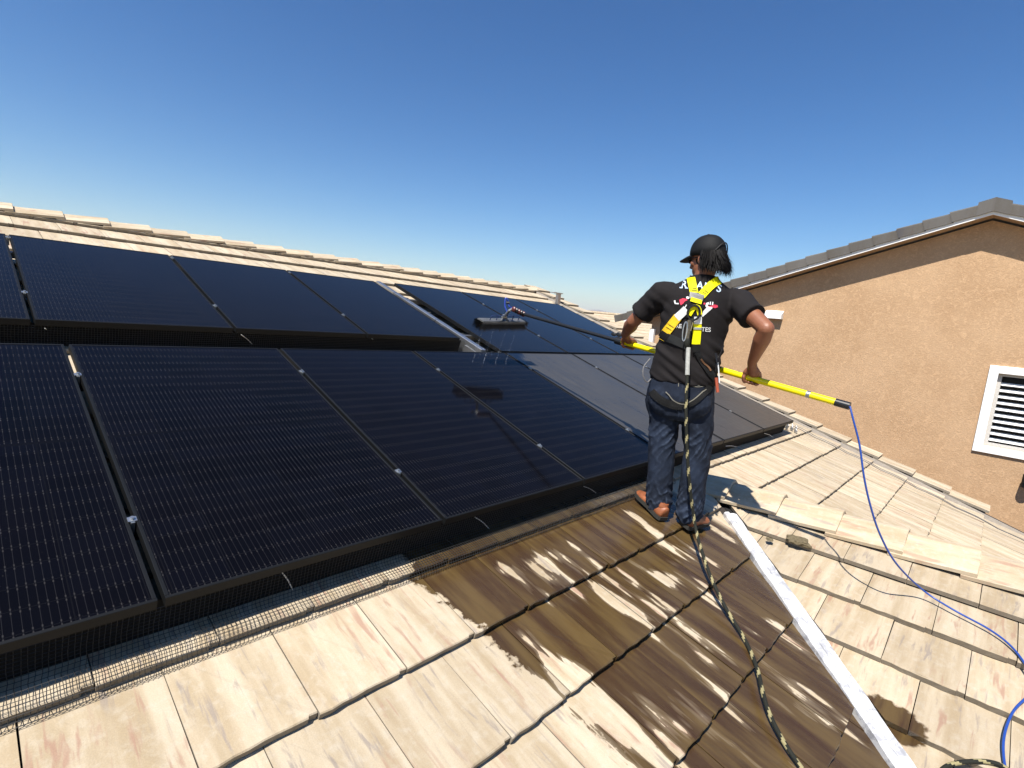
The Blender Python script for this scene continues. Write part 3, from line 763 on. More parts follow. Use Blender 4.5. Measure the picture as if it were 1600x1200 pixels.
for sgn in (1, -1):
    vs = [bm.verts.new(p) for p in ((X0 - .034, YA, ZA + .075), (X0 - .034, YA + sgn * .19, ZA + .075 - .064), (X0 - .034, YA + sgn * .19, ZA - .19), (X0 - .034, YA, ZA - .125))]
    vt = [bm.verts.new((v.co.x + .2, v.co.y, v.co.z + .01)) for v in vs]
    bm.faces.new(vs); bm.faces.new(vt[::-1])
    for i in range(4): bm.faces.new((vs[i], vt[i], vt[(i + 1) % 4], vs[(i + 1) % 4]))
bmesh.ops.recalc_face_normals(bm, faces=bm.faces); obj('apex_cap', bm, MGRAY, nh)
bm = bmesh.new(); box(bm, XW + .3, XW + 14, YA - .12, YA + .12, ZA + .0, ZA + .05); obj('roof_ridge', bm, MGRAY2, nh)
# louvred window
wf = obj('window', (lambda b: (box(b, XW - .035, XW + .02, wy0 - .115, wy0, wz0 - .115, wz1 + .115), box(b, XW - .035, XW + .02, wy1, wy1 + .115, wz0 - .115, wz1 + .115),
     box(b, XW - .035, XW + .02, wy0 + .0001, wy1 - .0001, wz1, wz1 + .115), box(b, XW - .035, XW + .02, wy0 + .0001, wy1 - .0001, wz0 - .115, wz0), bmesh.ops.bevel(b, geom=b.edges[:], offset=.004, segments=1, affect='EDGES'), b)[-1])(bmesh.new()), m_white, nh)
m_sash = plain('sash', (.55, .53, .49), .6)
bm = bmesh.new()
box(bm, XW + .05, XW + .10, wy1 - .05, wy1, wz0, wz1); box(bm, XW + .05, XW + .10, wy0, wy0 + .05, wz0, wz1); box(bm, XW + .05, XW + .10, wy0 + .05, wy1 - .05, wz0, wz0 + .05); box(bm, XW + .05, XW + .10, wy0 + .05, wy1 - .05, wz1 - .04, wz1)
obj('window_sash', bm, m_sash, wf)
bm = bmesh.new(); box(bm, XW + .125, XW + .13, wy0, wy1, wz0, wz1); obj('window_back', bm, plain('dark_void', (.012, .012, .012), .8), wf)
ns_ = 10
for i in range(ns_):
    z = wz0 + .10 + (wz1 - wz0 - .26) * i / (ns_ - 1)
    bm = bmesh.new()
    Ms = Matrix.Translation((XW + .075, (wy0 + wy1) / 2, z)) @ Matrix.Rotation(radians(-32), 4, 'Y')
    box(bm, -.038, .038, -(wy1 - wy0) / 2 + .052, (wy1 - wy0) / 2 - .052, -.004, .004, Ms); obj('window_slat', bm, m_white, wf)
# vent hood and lamp
bm = bmesh.new()
vy0, vy1, vz = 3.20, 3.52, .55
pr = [(XW, vz + .015), (XW - .13, vz - .06), (XW - .13, vz - .15), (XW, vz - .15)]
for yy_ in ((vy0, vy1),):
    A = [bm.verts.new((x_, yy_[0], z_)) for x_, z_ in pr]; B = [bm.verts.new((x_, yy_[1], z_)) for x_, z_ in pr]
    bm.faces.new(A); bm.faces.new(B[::-1])
    for i in range(4): bm.faces.new((A[i], B[i], B[(i + 1) % 4], A[(i + 1) % 4]))
bmesh.ops.recalc_face_normals(bm, faces=bm.faces); bmesh.ops.bevel(bm, geom=bm.edges[:], offset=.006, segments=1, affect='EDGES'); obj('vent_hood', bm, m_white, nh)
lamp = empty('wall_lamp', tuple(at((1606, 750), 1) * (XW / at((1606, 750), 1).x)), 'black wall lamp at the right picture edge below the window', 'wall lamp')
lp = Vector(lamp.location)
bm = bmesh.new(); box(bm, XW - .02, XW, lp.y - .06, lp.y + .06, lp.z - .08, lp.z + .08); obj('backplate', bm, m_blackmetal, lamp)
bm = bmesh.new(); loft(bm, [((XW - .10, lp.y, lp.z + .10), (1, 0, 0), (0, 1, 0), .02, .02), ((XW - .10, lp.y, lp.z + .06), (1, 0, 0), (0, 1, 0), .06, .06), ((XW - .10, lp.y, lp.z - .10), (1, 0, 0), (0, 1, 0), .075, .075)], 14); box(bm, XW - .10, XW - .02, lp.y - .01, lp.y + .01, lp.z + .04, lp.z + .06); obj('shade', bm, m_blackmetal, lamp)
# downpipe at left corner
bm = bmesh.new(); box(bm, XW - .10, XW - .02, YL - .12, YL - .02, GZ, gz(YL) - .45); obj('downpipe', bm, m_white, nh)
bm = bmesh.new(); box(bm, X0 - .02, XW + 14, 6.40, 6.52, gz(6.45) - .16, gz(6.45) - .03); obj('gutter', bm, m_white, nh)

# ---------------------------------------------------------------- houses beyond
m_troof = tile_material('far_tan_tile', (1, 0, 0), (0, 1, 0), 0, edge=0)
m_stb = stucco_mat('brown_stucco', (.20, .13, .085), (.25, .165, .11))
def far_house(cx, cy, rot, L_, Wd, zr_, pitch, label, cross=None, hip=0):
    h = empty('distant_house', (cx, cy, GZ), label, 'house', 'houses beyond the roof')
    M = Matrix.Translation((cx, cy, 0)) @ Matrix.Rotation(rot, 4, 'Z')
    ez = zr_ - Wd / 2 * pitch
    bm = bmesh.new(); box(bm, -L_ / 2 + .4, L_ / 2 - .4, -Wd / 2 + .5, Wd / 2 - .5, GZ, ez + .1, M)
    for s in (-1, 1):
        x_ = s * (L_ / 2 - .4)
        if not hip: bm.faces.new([bm.verts.new(M @ Vector(p)) for p in ((x_, -Wd / 2 + .5, ez + .1), (x_, Wd / 2 - .5, ez + .1), (x_, 0, zr_ - .15))])
    obj('wall', bm, m_stb, h)
    bm = bmesh.new()
    nst = 12
    for s in (-1, 1):
        for i in range(nst):   # stepped courses
            a = i / nst; b = (i + 1) / nst
            y0, y1 = s * Wd / 2 * (1 - a), s * Wd / 2 * (1 - b); z0, z1_ = ez + (zr_ - ez) * a + .03, ez + (zr_ - ez) * b
            h0 = hip * (1 - 0) * a; h1 = hip * b
            q = [bm.verts.new(M @ Vector(p)) for p in ((-L_ / 2 + h0, y0, z0), (L_ / 2 - h0, y0, z0), (L_ / 2 - h1, y1, z1_), (-L_ / 2 + h1, y1, z1_))]
            bm.faces.new(q)
            q2 = [bm.verts.new(M @ Vector(p)) for p in ((-L_ / 2 + h0, y0, z0), (L_ / 2 - h0, y0, z0), (L_ / 2 - h0, y0, z0 - .05), (-L_ / 2 + h0, y0, z0 - .05))]; bm.faces.new(q2)
    if hip:
        for s in (-1, 1): bm.faces.new([bm.verts.new(M @ Vector(p)) for p in ((s * L_ / 2, -Wd / 2, ez), (s * L_ / 2, Wd / 2, ez), (s * (L_ / 2 - hip), 0, zr_))])
    obj('roof', bm, m_troof, h)
    bm = bmesh.new(); tube(bm, [M @ Vector((-L_ / 2 + hip, 0, zr_ + .02)), M @ Vector((L_ / 2 - hip, 0, zr_ + .02))], .11, 6); obj('ridge', bm, m_troof, h)
    bm = bmesh.new()
    for s in (-1, 1): box(bm, -L_ / 2, L_ / 2, s * Wd / 2 - .06, s * Wd / 2 + .06, ez - .2, ez - .02, M)
    obj('fascia', bm, m_white, h)
    for k_ in range(3):
        bm = bmesh.new(); x_ = -L_ / 2 + (k_ + 1) * L_ / 4
        box(bm, x_ - .5, x_ + .5, -Wd / 2 + .44, -Wd / 2 + .49, ez - 1.9, ez - .8, M); wn_ = obj('window', bm, m_white, h)
        bm = bmesh.new(); box(bm, x_ - .42, x_ + .42, -Wd / 2 + .42, -Wd / 2 + .435, ez - 1.82, ez - .88, M); obj('pane', bm, plain('pane', (.03, .04, .05), .1), wn_)
    return h
far_house(25, 19.5, radians(-48), 15, 11, .55, .33, 'nearest distant house with cream tile roof, seen left of the worker')
far_house(19.2, 13.2, radians(42), 5.5, 5.5, -.25, .36, 'small brown stucco gable with cream roof just beyond the roof edge, beside the worker arm')
far_house(45, 45, radians(-40), 16, 12, -.5, .3, 'house farther back beyond the ridge of the main roof', hip=4)
far_house(70, 38, radians(-60), 16, 12, -.6, .3, 'farthest house out on the plain', hip=4)

# ---------------------------------------------------------------- haze
bm = bmesh.new(); box(bm, -2500, 12800, -5500, 12800, GZ - 30, 300)
hm = bpy.data.materials.new('haze_air'); hm.use_nodes = True; hn = hm.node_tree; hn.nodes.remove(hn.nodes['Principled BSDF'])
pv = hn.nodes.new('ShaderNodeVolumePrincipled'); pv.inputs['Color'].default_value = (.96, .95, .95, 1); pv.inputs['Density'].default_value = .000125; pv.inputs['Anisotropy'].default_value = .1
hn.links.new(pv.outputs[0], hn.nodes['Material Output'].inputs['Volume'])
HAZE = obj('haze', bm, hm, kind='stuff')
# ---------------------------------------------------------------- person
PF = Vector((.914, .405, 0)).normalized(); PR = Vector((.405, -.914, 0)).normalized(); UP = Vector((0, 0, 1))
person = empty('person', (3.05, 1.34, -1.172), 'worker seen from behind in black t-shirt and jeans, holding the long brush pole', 'person')
def remesh(bm, vox, smooth=2, name='tmp'):
    me = bpy.data.meshes.new(name); bmesh.ops.recalc_face_normals(bm, faces=bm.faces); bm.to_mesh(me); bm.free()
    o = bpy.data.objects.new(name, me); COL.objects.link(o)
    r = o.modifiers.new('r', 'REMESH'); r.mode = 'VOXEL'; r.voxel_size = vox; r.adaptivity = 0
    if smooth: s_ = o.modifiers.new('s', 'SMOOTH'); s_.factor = .5; s_.iterations = smooth
    dg = bpy.context.evaluated_depsgraph_get(); ev = o.evaluated_get(dg); m2 = bpy.data.meshes.new_from_object(ev)
    bpy.data.objects.remove(o); bpy.data.meshes.remove(me); m2.name = name; return m2
def limb(bm, pts, radii, n=16, sub=5):
    """tapered round limb with rounded ends"""
    P = catmull([Vector(p) for p in pts], sub); m = len(pts) - 1
    R_ = []
    for i in range(len(P)):
        t = i / sub; a = min(int(t), m - 1); f = t - a; R_.append(radii[a] * (1 - f) + radii[a + 1] * f)
    tube(bm, P, 1, n, rfun=lambda s_: R_[min(len(R_) - 1, round(s_ * (len(R_) - 1)))])
    for p, r in ((P[0], R_[0]), (P[-1], R_[-1])): ellipsoid(bm, p, (Vector((r, 0, 0)), Vector((0, r, 0)), Vector((0, 0, r))), 12, 8)
SL_, SR_ = Vector((2.965, 1.553, .222)), Vector((3.128, 1.178, .205))
EL_, ER_ = Vector((2.975, 1.742, .028)), Vector((2.995, .945, .053))
PE, PB = Vector((3.157, .561, -.297)), Vector((3.292, 2.994, .014)); PD = (PB - PE).normalized()
HLp, HRp = PE + PD * ((Vector((3.232, 1.895, -.114)) - PE).dot(PD)), PE + PD * ((Vector((3.185, 1.035, -.222)) - PE).dot(PD))
skin = bmesh.new()
torso_c = [(Vector((3.035, 1.392, -.36)), .17, .115), (Vector((3.035, 1.39, -.29)), .185, .12), (Vector((3.036, 1.386, -.15)), .172, .112), (Vector((3.032, 1.378, .0)), .178, .115),
           (Vector((3.034, 1.37, .12)), .195, .12), (Vector((3.042, 1.366, .20)), .19, .10), (Vector((3.048, 1.36, .255)), .13, .08), (Vector((3.05, 1.358, .29)), .065, .062)]
loft(skin, [(c_ , PR, PF, a * .93, b * .9) for c_, a, b in torso_c], 24)
hd = Vector((.20, .96, -.12)).normalized(); hs = hd.cross(UP).normalized(); hu = hs.cross(hd).normalized()
HC = Vector((3.048, 1.352, .428))
limb(skin, [Vector((3.045, 1.355, .24)), Vector((3.044, 1.352, .33)), HC - hd * .01 - hu * .03], [.062, .056, .06])
ellipsoid(skin, HC + hu * .03 - hd * .008, (hd * .098, hs * .077, hu * .088), 24, 16)
ellipsoid(skin, HC + hd * .022 - hu * .035, (hd * .066, hs * .060, hu * .082), 20, 14)
ellipsoid(skin, HC + hd * .062 - hu * .088, (hd * .024, hs * .026, hu * .020), 12, 8)     # chin
ellipsoid(skin, HC + hd * .094 - hu * .020, (hd * .018, hs * .012, hu * .026), 12, 8)     # nose
ellipsoid(skin, HC + hd * .102 - hu * .034, (hd * .013, hs * .015, hu * .010), 10, 8)
ellipsoid(skin, HC + hd * .083 - hu * .060, (hd * .010, hs * .024, hu * .007), 10, 6)     # lips
ellipsoid(skin, HC + hd * .081 - hu * .072, (hd * .010, hs * .020, hu * .006), 10, 6)
for s_ in (1, -1):
    ellipsoid(skin, HC + hs * .077 * s_ - hu * .012 - hd * .012, (hd * .020 - hu * .004, hs * .010, hu * .032), 10, 8)
    ellipsoid(skin, HC + hs * .045 * s_ + hd * .055 - hu * .022, (hd * .022, hs * .020, hu * .02), 10, 8)
    ellipsoid(skin, HC + hs * .030 * s_ + hd * .080 + hu * .018, (hd * .012, hs * .020, hu * .007), 10, 6)
# arms and hands
def hand(bm, hp, el, side, grip_up):
    """fingers close round the pole at hp; the arm comes from el"""
    w_ = (el - hp); e1 = (w_ - PD * w_.dot(PD)).normalized(); e2 = PD.cross(e1).normalized() * grip_up
    wrist = hp + e1 * .082 + PD * (.012 * side) + (el - hp).normalized() * .03
    limb(bm, [el, el.lerp(wrist, .3), el.lerp(wrist, .7), wrist], [.041, .046, .034, .026])
    ellipsoid(bm, el, (Vector((.041, 0, 0)), Vector((0, .041, 0)), Vector((0, 0, .041))), 12, 8)
    # palm
    pc = hp + e1 * .040 + e2 * .004
    ellipsoid(bm, pc + e1 * .008, (PD * .042, e1 * .044, e2 * .019), 16, 10)
    limb(bm, [wrist, wrist.lerp(pc, .5), pc], [.026, .027, .026])
    lens = (1.0, 1.08, 1.02, .86)
    for k_ in range(4):
        o_ = PD * ((k_ - 1.5) * .0205) * side
        a0 = radians(40); tot = radians(205) * lens[k_]
        r0 = .030
        P = [hp + o_ + e1 * .046 + e2 * .016]
        for s_ in range(8):
            a = a0 + tot * s_ / 7
            P.append(hp + o_ + (e1 * cos(a) + e2 * sin(a)) * (r0 - .001 * s_ / 7 + (.003 if s_ in (0, 3) else 0)))
        rad = .0105 if k_ < 3 else .009
        tube(bm, P, rad, 8, rfun=lambda t: 1.05 - .25 * t); ellipsoid(bm, P[-1], (Vector((rad * .8, 0, 0)), Vector((0, rad * .8, 0)), Vector((0, 0, rad * .8))), 8, 6)
        ellipsoid(bm, P[1], (Vector((rad * 1.15, 0, 0)), Vector((0, rad * 1.15, 0)), Vector((0, 0, rad * 1.15))), 8, 6)
    # thumb from the side of the palm, closing the other way
    P = [hp + e1 * .062 + PD * .026 * side, hp + e1 * .040 + PD * .040 * side - e2 * .012]
    for a in (-20, -60, -100, -135): P.append(hp + PD * (.044 - abs(a) * .00006) * side + (e1 * cos(radians(a)) + e2 * sin(radians(a))) * .031)
    tube(bm, P, .0125, 8, rfun=lambda t: 1.1 - .3 * t); ellipsoid(bm, P[-1], (Vector((.0095, 0, 0)), Vector((0, .0095, 0)), Vector((0, 0, .0095))), 8, 6)
    return wrist
limb(skin, [SL_ - UP * .01, SL_.lerp(EL_, .5) , EL_], [.056, .050, .042])
limb(skin, [SR_ - UP * .01, SR_.lerp(ER_, .5) , ER_], [.056, .050, .042])
hand(skin, HLp, EL_, 1, 1)
hand(skin, HRp, ER_, 1, 1)
# legs under the trousers
hipL, hipR = Vector((3.0, 1.472, -.38)), Vector((3.073, 1.306, -.38)); knL, knR = Vector((3.012, 1.452, -.72)), Vector((3.094, 1.262, -.70)); anL, anR = Vector((3.022, 1.428, -1.08)), Vector((3.105, 1.262, -1.10))
for h_, k_, a_ in ((hipL, knL, anL), (hipR, knR, anR)): limb(skin, [h_, k_, a_], [.078, .058, .042])
sm = remesh(skin, .0052, 2, 'body')
k = NT('skin'); p = k.pos(); a = k.noise(p, 12., 3); b = k.noise(p, 180., 3)
k.set(Base_Color=k.mix(a, (.17, .062, .030), (.27, .105, .050)), Roughness=.5, Subsurface_Weight=.06); k.b.inputs['Subsurface Radius'].default_value = (.01, .004, .002); k.bump(b, .12, .002)
m_skin = k.m
obj('body', sm, m_skin, person, smooth=True)

# --- shirt
sh = bmesh.new()
secs = [(-.312, .196, .134), (-.29, .200, .136), (-.22, .196, .134), (-.12, .190, .130), (-.02, .192, .132), (.08, .204, .138), (.15, .210, .138), (.205, .205, .128), (.245, .182, .116), (.278, .140, .102), (.305, .100, .088), (.330, .074, .078)]
def tc(z):
    t = (z + .312) / .6; return Vector((3.035 + .012 * t, 1.391 - .034 * t, z))
loft(sh, [(tc(z), PR, PF, a, b) for z, a, b in secs], 32)
for S_, E_, f_ in ((SL_, EL_, .74), (SR_, ER_, .60)):
    inn = tc(.16).lerp(S_, .55); inn.z = .15
    end = S_.lerp(E_, f_); mid_ = S_.lerp(E_, f_ * .5)
    P = [inn, S_ + UP * -.012, mid_, end]
    tube(sh, catmull(P, 5), 1, 18, rfun=lambda t: .085 - .012 * t + (.004 if t > .9 else 0))
    ellipsoid(sh, S_ - UP * .018, (Vector((.072, 0, 0)), Vector((0, .072, 0)), Vector((0, 0, .066))), 16, 10)
shm = remesh(sh, .0068, 5, 'tshirt')
def displace(me, fn):
    me.update(); ns_ = [v.normal.copy() for v in me.vertices]
    for v, n_ in zip(me.vertices, ns_): v.co = v.co + n_ * fn(v.co, n_)
def ridge(x): return 1 - abs(x) * 2
def fshirt(c_, n_):
    q = c_ - tc(c_.z); a = q.dot(PR); z = c_.z
    f = noise.noise(Vector((a * 3.2, q.dot(PF) * 3, (z + a * .45) * 17))) * .5 + .5 * noise.noise(Vector((a * 6, 3, (z + a * .6) * 30)))
    low = max(0, min(1, (.0 - z) / .14)); up = 1 - low
    d = f * (.024 * low + .004 * up)
    # drapes falling from the shoulders
    g = noise.noise(Vector((a * 15 + z * 4, 1.7, z * 3.))) * .011 * up
    # folds at the arm pits
    for s_ in (SL_, SR_):
        r = (c_ - (s_ - UP * .10)).length; g += .006 * math.exp(-(r / .09) ** 2) * sin(c_.z * 95 + q.dot(PR) * 60)
    return d + g
displace(shm, fshirt)
k = NT('shirt_cotton'); p = k.pos(); a = k.noise(p, 9., 4); b = k.noise(p, 420., 2)
k.set(Base_Color=k.mix(a, (.0075, .0062, .0065), (.014, .0115, .0115)), Roughness=.9, Specular_IOR_Level=.25); k.bump(b, .25, .001); m_shirt = k.m
shirt = obj('tshirt', shm, m_shirt, person, smooth=True)
def bvh_of(o):
    M = WORLD[o.name]; me = o.data
    return BVHTree.FromPolygons([M @ v.co for v in me.vertices], [tuple(p.vertices) for p in me.polygons])
Bs = bvh_of(shirt)
# --- jeans
jn = bmesh.new()
loft(jn, [(Vector((3.035, 1.392, z)), PR, PF, a, b) for z, a, b in ((-.27, .178, .120), (-.31, .190, .128), (-.38, .200, .142), (-.45, .200, .146), (-.50, .180, .13), (-.53, .14, .10))], 30)
for s_, b_ in ((-1, 1), (1, 1)): ellipsoid(jn, Vector((3.035, 1.392, -.42)) + PR * .085 * s_ - PF * .055, (PR * .10, PF * .095, UP * .105), 18, 12)
for h_, k_, a_, toe in ((hipL, knL, anL, Vector((.4, .9, 0))), (hipR, knR, anR, Vector((1, -.1, 0)))):
    lo = a_ + Vector((0, 0, -.008))
    P = [h_ + Vector((0, 0, .0)), h_.lerp(k_, .35), k_, k_.lerp(lo, .5) - PF * .008, lo]
    R_ = [.100, .098, .082, .078, .080]
    limb(jn, P, R_, 22, 5)
jm = remesh(jn, .0075, 4, 'jeans')
# cut the round ends flat at the hem
def fj(c_, n_):
    z = c_.z; side = 1 if (c_ - Vector((3.035, 1.39, 0))).dot(PR) > 0 else -1
    leg = (hipL, knL, anL) if side < 0 else (hipR, knR, anR)
    cx = leg[0].lerp(leg[1], min(1, max(0, (-.38 - z) / .34))) if z > -.71 else leg[1].lerp(leg[2], min(1, (-.71 - z) / .38))
    q = Vector((c_.x - cx.x, c_.y - cx.y, 0)); a = math.atan2(q.dot(PR), -q.dot(PF))
    f = noise.noise(Vector((sin(a) * .9, cos(a) * .9 + side * 7, z * 11 + a * .9))); f2 = noise.noise(Vector((sin(a) * 2.2 + side, cos(a) * 2.2, z * 34 + a * 2.2)))
    f3 = ridge(noise.noise(Vector((sin(a) * 1.1, cos(a) * 1.1 + side * 3, z * 20 - a * 1.6)))) - .6
    kn = math.exp(-((z + .66) / .10) ** 2); an_ = max(0, min(1, (-.90 - z) / .14)); th_ = math.exp(-((z + .52) / .08) ** 2)
    return f * (.004 + .008 * kn + .008 * an_ + .008 * th_) + f2 * (.0006 + .002 * kn + .005 * an_ + .0015 * th_) + f3 * (.002 + .010 * an_ + .006 * kn)
displace(jm, fj)
k = NT('denim'); p = k.pos(); a = k.noise(p, 5., 4, .6); tw = k.n('ShaderNodeTexWave', inp={'Scale': 260., 'Distortion': 2., 'Detail': 2.}); k.t.links.new(p, tw.inputs['Vector']); b = k.noise(p, 45., 4, .7)
gk = k.n('ShaderNodeNewGeometry').outputs['Pointiness']
cc = k.mix(k.sstep(a, .35, .7), (.0045, .0068, .013), (.013, .020, .037)); cc = k.mix(k.math('MULTIPLY', k.sstep(gk, .50, .56), .5), cc, (.075, .10, .15)); cc = k.mix(k.math('MULTIPLY', tw.outputs[1], .15), cc, (.04, .052, .08))
cc = k.mix(k.math('MULTIPLY', k.sstep(b, .5, .7), .25), cc, (.012, .015, .025))
k.set(Base_Color=cc, Roughness=.9, Specular_IOR_Level=.2); k.bump(tw.outputs[1], .15, .001); m_denim = k.m
jeans = obj('jeans', jm, m_denim, person, smooth=True); Bj = bvh_of(jeans)

# --- ribbons lying on the clothes
def ribbon(name, path, width, bvhs, mat, th_=.0035, off=.003, par=None, label=None, step=3.0, twist=None):
    P = catmull([Vector((a[0], a[1], 0)) for a in path], 6)
    Q = [P[0]]
    for q in P[1:]:
        if (q - Q[-1]).length >= step: Q.append(q)
    if (Q[-1] - P[-1]).length > .5: Q.append(P[-1])
    rows = []
    for i, q in enumerate(Q):
        t = (Q[min(i + 1, len(Q) - 1)] - Q[max(i - 1, 0)]).normalized(); nn = Vector((-t.y, t.x, 0)); row = []
        for s_ in (-.5, -.17, .17, .5):
            px = q + nn * s_ * width; best = None
            for B in bvhs:
                h = B.ray_cast(Vector((0, 0, 0)), pray((px.x, px.y)))
                if h[0] is not None and (best is None or h[3] < best[3]): best = h
            row.append(best)
        rows.append(row)
    vs = []
    for row in rows:
        ok = [h for h in row if h is not None]
        if len(ok) < 4: 
            vs.append(None); continue
        dm = min(h[3] for h in ok)
        nrm = sum((h[1] for h in ok), Vector()).normalized()
        if nrm.dot(ok[0][0]) > 0: nrm = -nrm
        vs.append([(h[0] + nrm * off, nrm) for h in ok])
    bm = bmesh.new(); prev = None
    for v in vs:
        if v is None: prev = None; continue
        top = [bm.verts.new(p + n_ * th_) for p, n_ in v]; bot = [bm.verts.new(p) for p, n_ in v]; cur = top + bot[::-1]
        if prev:
            for i in range(8): bm.faces.new((prev[i], cur[i], cur[(i + 1) % 8], prev[(i + 1) % 8]))
        else: bm.faces.new(cur[::-1])
        prev = cur
    if prev and len(bm.faces) > 2: bm.faces.new(prev)
    bmesh.ops.recalc_face_normals(bm, faces=bm.faces)
    return obj(name, bm, mat, par, label=label)
m_yel = plain('webbing_yellow', (.80, .72, .0), .6, 0, 30, .05, .3, 500)
m_ora = plain('webbing_worn_yellow', (.78, .50, .02), .65, 0, 30, .08, .3, 500)
m_web = plain('webbing_black', (.008, .008, .008), .85, 0, 60, .2, .3, 500)
m_grey = plain('harness_plate', (.22, .21, .20), .5, .2, 90, .25)
m_dring = plain('d_ring_dark', (.05, .045, .045), .3, .8, 60, .2)
m_wht = plain('white_print', (.72, .72, .70), .8)
m_redp = plain('red_print', (.62, .05, .09), .8)
m_blup = plain('blue_white_print', (.50, .62, .75), .8)
# ---- shirt print first
def decal_poly(name, polys, mat, bvh=Bs, off=.0016):
    bm = bmesh.new()
    for poly in polys:
        vs = []
        for a in poly:
            h = bvh.ray_cast(Vector((0, 0, 0)), pray(a))
            if h[0] is None: break
            n_ = h[1] if h[1].dot(h[0]) < 0 else -h[1]; vs.append(bm.verts.new(h[0] + n_ * off - pray(a) * .0012))
        if len(vs) == len(poly): bm.faces.new(vs)
    return bm
def text_faces(txt, cx, cy, size, rot, shear=0., bm=None, mat=None):
    cu = bpy.data.curves.new('t', 'FONT'); cu.body = txt; cu.size = 1; cu.align_x = 'CENTER'; cu.offset = .012
    o = bpy.data.objects.new('t', cu); COL.objects.link(o); dg = bpy.context.evaluated_depsgraph_get()
    me = bpy.data.meshes.new_from_object(o.evaluated_get(dg)); bpy.data.objects.remove(o)
    b2 = bmesh.new(); b2.from_mesh(me); bmesh.ops.triangulate(b2, faces=b2.faces); out = []
    for f in b2.faces: out.append([(cx + (v.co.x * size) * cos(rot) + v.co.y * size * sin(rot), cy + v.co.x * size * sin(rot) - v.co.y * size * cos(rot)) for v in f.verts])
    b2.free(); return out
def serif(cx, cy, ch, sz, rot):
    """letter with slab serifs"""
    return text_faces(ch, cx, cy, sz, rot)
polys = []
for ch, x_, y_, r in (('R', 1068.5, 450, 4), ('Y', 1080, 450.5, 5), ('A', 1093, 451.5, 8), ('N', 1105, 453.5, 12), ("'", 1112, 451, 12), ('S', 1122, 456, 16)):
    polys += text_faces(ch, x_, y_, 16.5, radians(r))
    if ch in 'R': polys += [[(1062, 450.3), (1066.5, 450.6), (1066.5, 448.9), (1062, 448.6)], [(1070.5, 450.8), (1075, 451.1), (1075, 449.5), (1070.5, 449.2)]]
obj('shirt_lettering', decal_poly('x', polys, m_blup), m_blup, person)
obj('shirt_lettering', decal_poly('x', text_faces('RE', 1060.5, 512.5, 9, radians(2)), m_wht), m_wht, person)
obj('shirt_lettering', decal_poly('x', text_faces('TES', 1103, 518, 9.5, radians(4)), m_wht), m_wht, person)
polys = [[(1053, 470), (1055.5, 469), (1056, 473.5), (1060.5, 473.5), (1060.5, 475.5), (1054.5, 475)], [(1072, 464), (1074.5, 463), (1077, 464.5), (1076.5, 467), (1073, 467)],
          [(1096, 489), (1104, 480.5), (1112, 479), (1113.5, 481), (1106, 488), (1098, 495), (1096, 494)], [(1102, 478), (1103.5, 473.5), (1107, 472), (1108, 474), (1105.5, 478), (1110, 480), (1104, 481)],
          [(1108.5, 476), (1109.3, 471.3), (1110.8, 471.5), (1110.5, 476.5)], [(1112, 476.5), (1113, 471.5), (1114.5, 472), (1114, 477)], [(1069.5, 480), (1072.5, 475.5), (1073.5, 476.5), (1071, 481)]]
for q_ in polys: obj('shirt_print', decal_poly('x', [q_], m_wht), m_wht, person)
polys = [[(1061.5, 468.5), (1067, 466), (1073, 467), (1074.5, 469), (1070, 471), (1068, 474), (1064, 477), (1062.5, 474)], [(1099, 474), (1101.5, 472.5), (1102.5, 474.5), (1100, 477)], [(1106, 478.5), (1112, 477.5), (1116, 475.5), (1121, 477), (1121.5, 480), (1117, 481.5), (1112, 480)]]
for q_ in polys: obj('shirt_print', decal_poly('x', [q_], m_redp), m_redp, person)
# ---- harness
har = empty('safety_harness', (3.0, 1.36, .2), 'yellow and black safety harness with back ring worn over the black t-shirt', 'safety harness')
ribbon('shoulder_strap', [(1076.5, 420), (1079, 427), (1081, 440), (1085, 459)], 13, [Bs], m_yel, par=har, off=.004)
ribbon('shoulder_strap', [(1138, 425), (1131, 434), (1115, 443), (1105, 452), (1096, 462)], 13, [Bs], m_yel, par=har, off=.004)
# over the shoulders and down the chest
for sgn, a0 in ((-1, -.070), (1, .075)):
    bm = bmesh.new(); rows = []
    base = tc(.25) + PR * a0
    for i in range(22):
        ang_ = radians(-25 + 9.2 * i)
        d_ = -PF * cos(ang_) + UP * sin(ang_)
        row = []
        for s_ in (-.025, -.008, .008, .025):
            o_ = Vector((base.x, base.y, .15)) + PR * s_; h = Bs.ray_cast(o_ + d_ * .5, -d_)
            if h[0] is None: break
            row.append((h[0] + d_ * .004, d_))
        if len(row) == 4: rows.append(row)
    prev = None
    for v in rows:
        top = [bm.verts.new(p + n_ * .0035) for p, n_ in v]; bot = [bm.verts.new(p) for p, n_ in v]; cur = top + bot[::-1]
        if prev:
            for i in range(8): bm.faces.new((prev[i], cur[i], cur[(i + 1) % 8], prev[(i + 1) % 8]))
        prev = cur
    bmesh.ops.recalc_face_normals(bm, faces=bm.faces)
    if sgn == 9: obj('chest_strap', bm, m_yel, har)
    else: bm.free()
ribbon('back_plate', [(1078, 462), (1088, 463.5), (1099, 467)], 10, [Bs], m_grey, par=har, off=.008, step=2)
ribbon('plate_webbing', [(1079.5, 468.5), (1088, 471), (1096, 473)], 6.5, [Bs], m_yel, par=har, off=.012, step=2)
ribbon('back_pad', [(1090, 474), (1086, 488), (1080, 500)], 22, [Bs], m_web, par=har, off=.004, step=2)
ribbon('pad_webbing', [(1077, 492), (1083, 482), (1090, 481), (1093, 492)], 8, [Bs], m_yel, par=har, off=.010, step=2)
ribbon('cross_strap', [(1073, 483), (1066, 490), (1058, 497)], 12, [Bs], m_wht, par=har, off=.006, step=2)
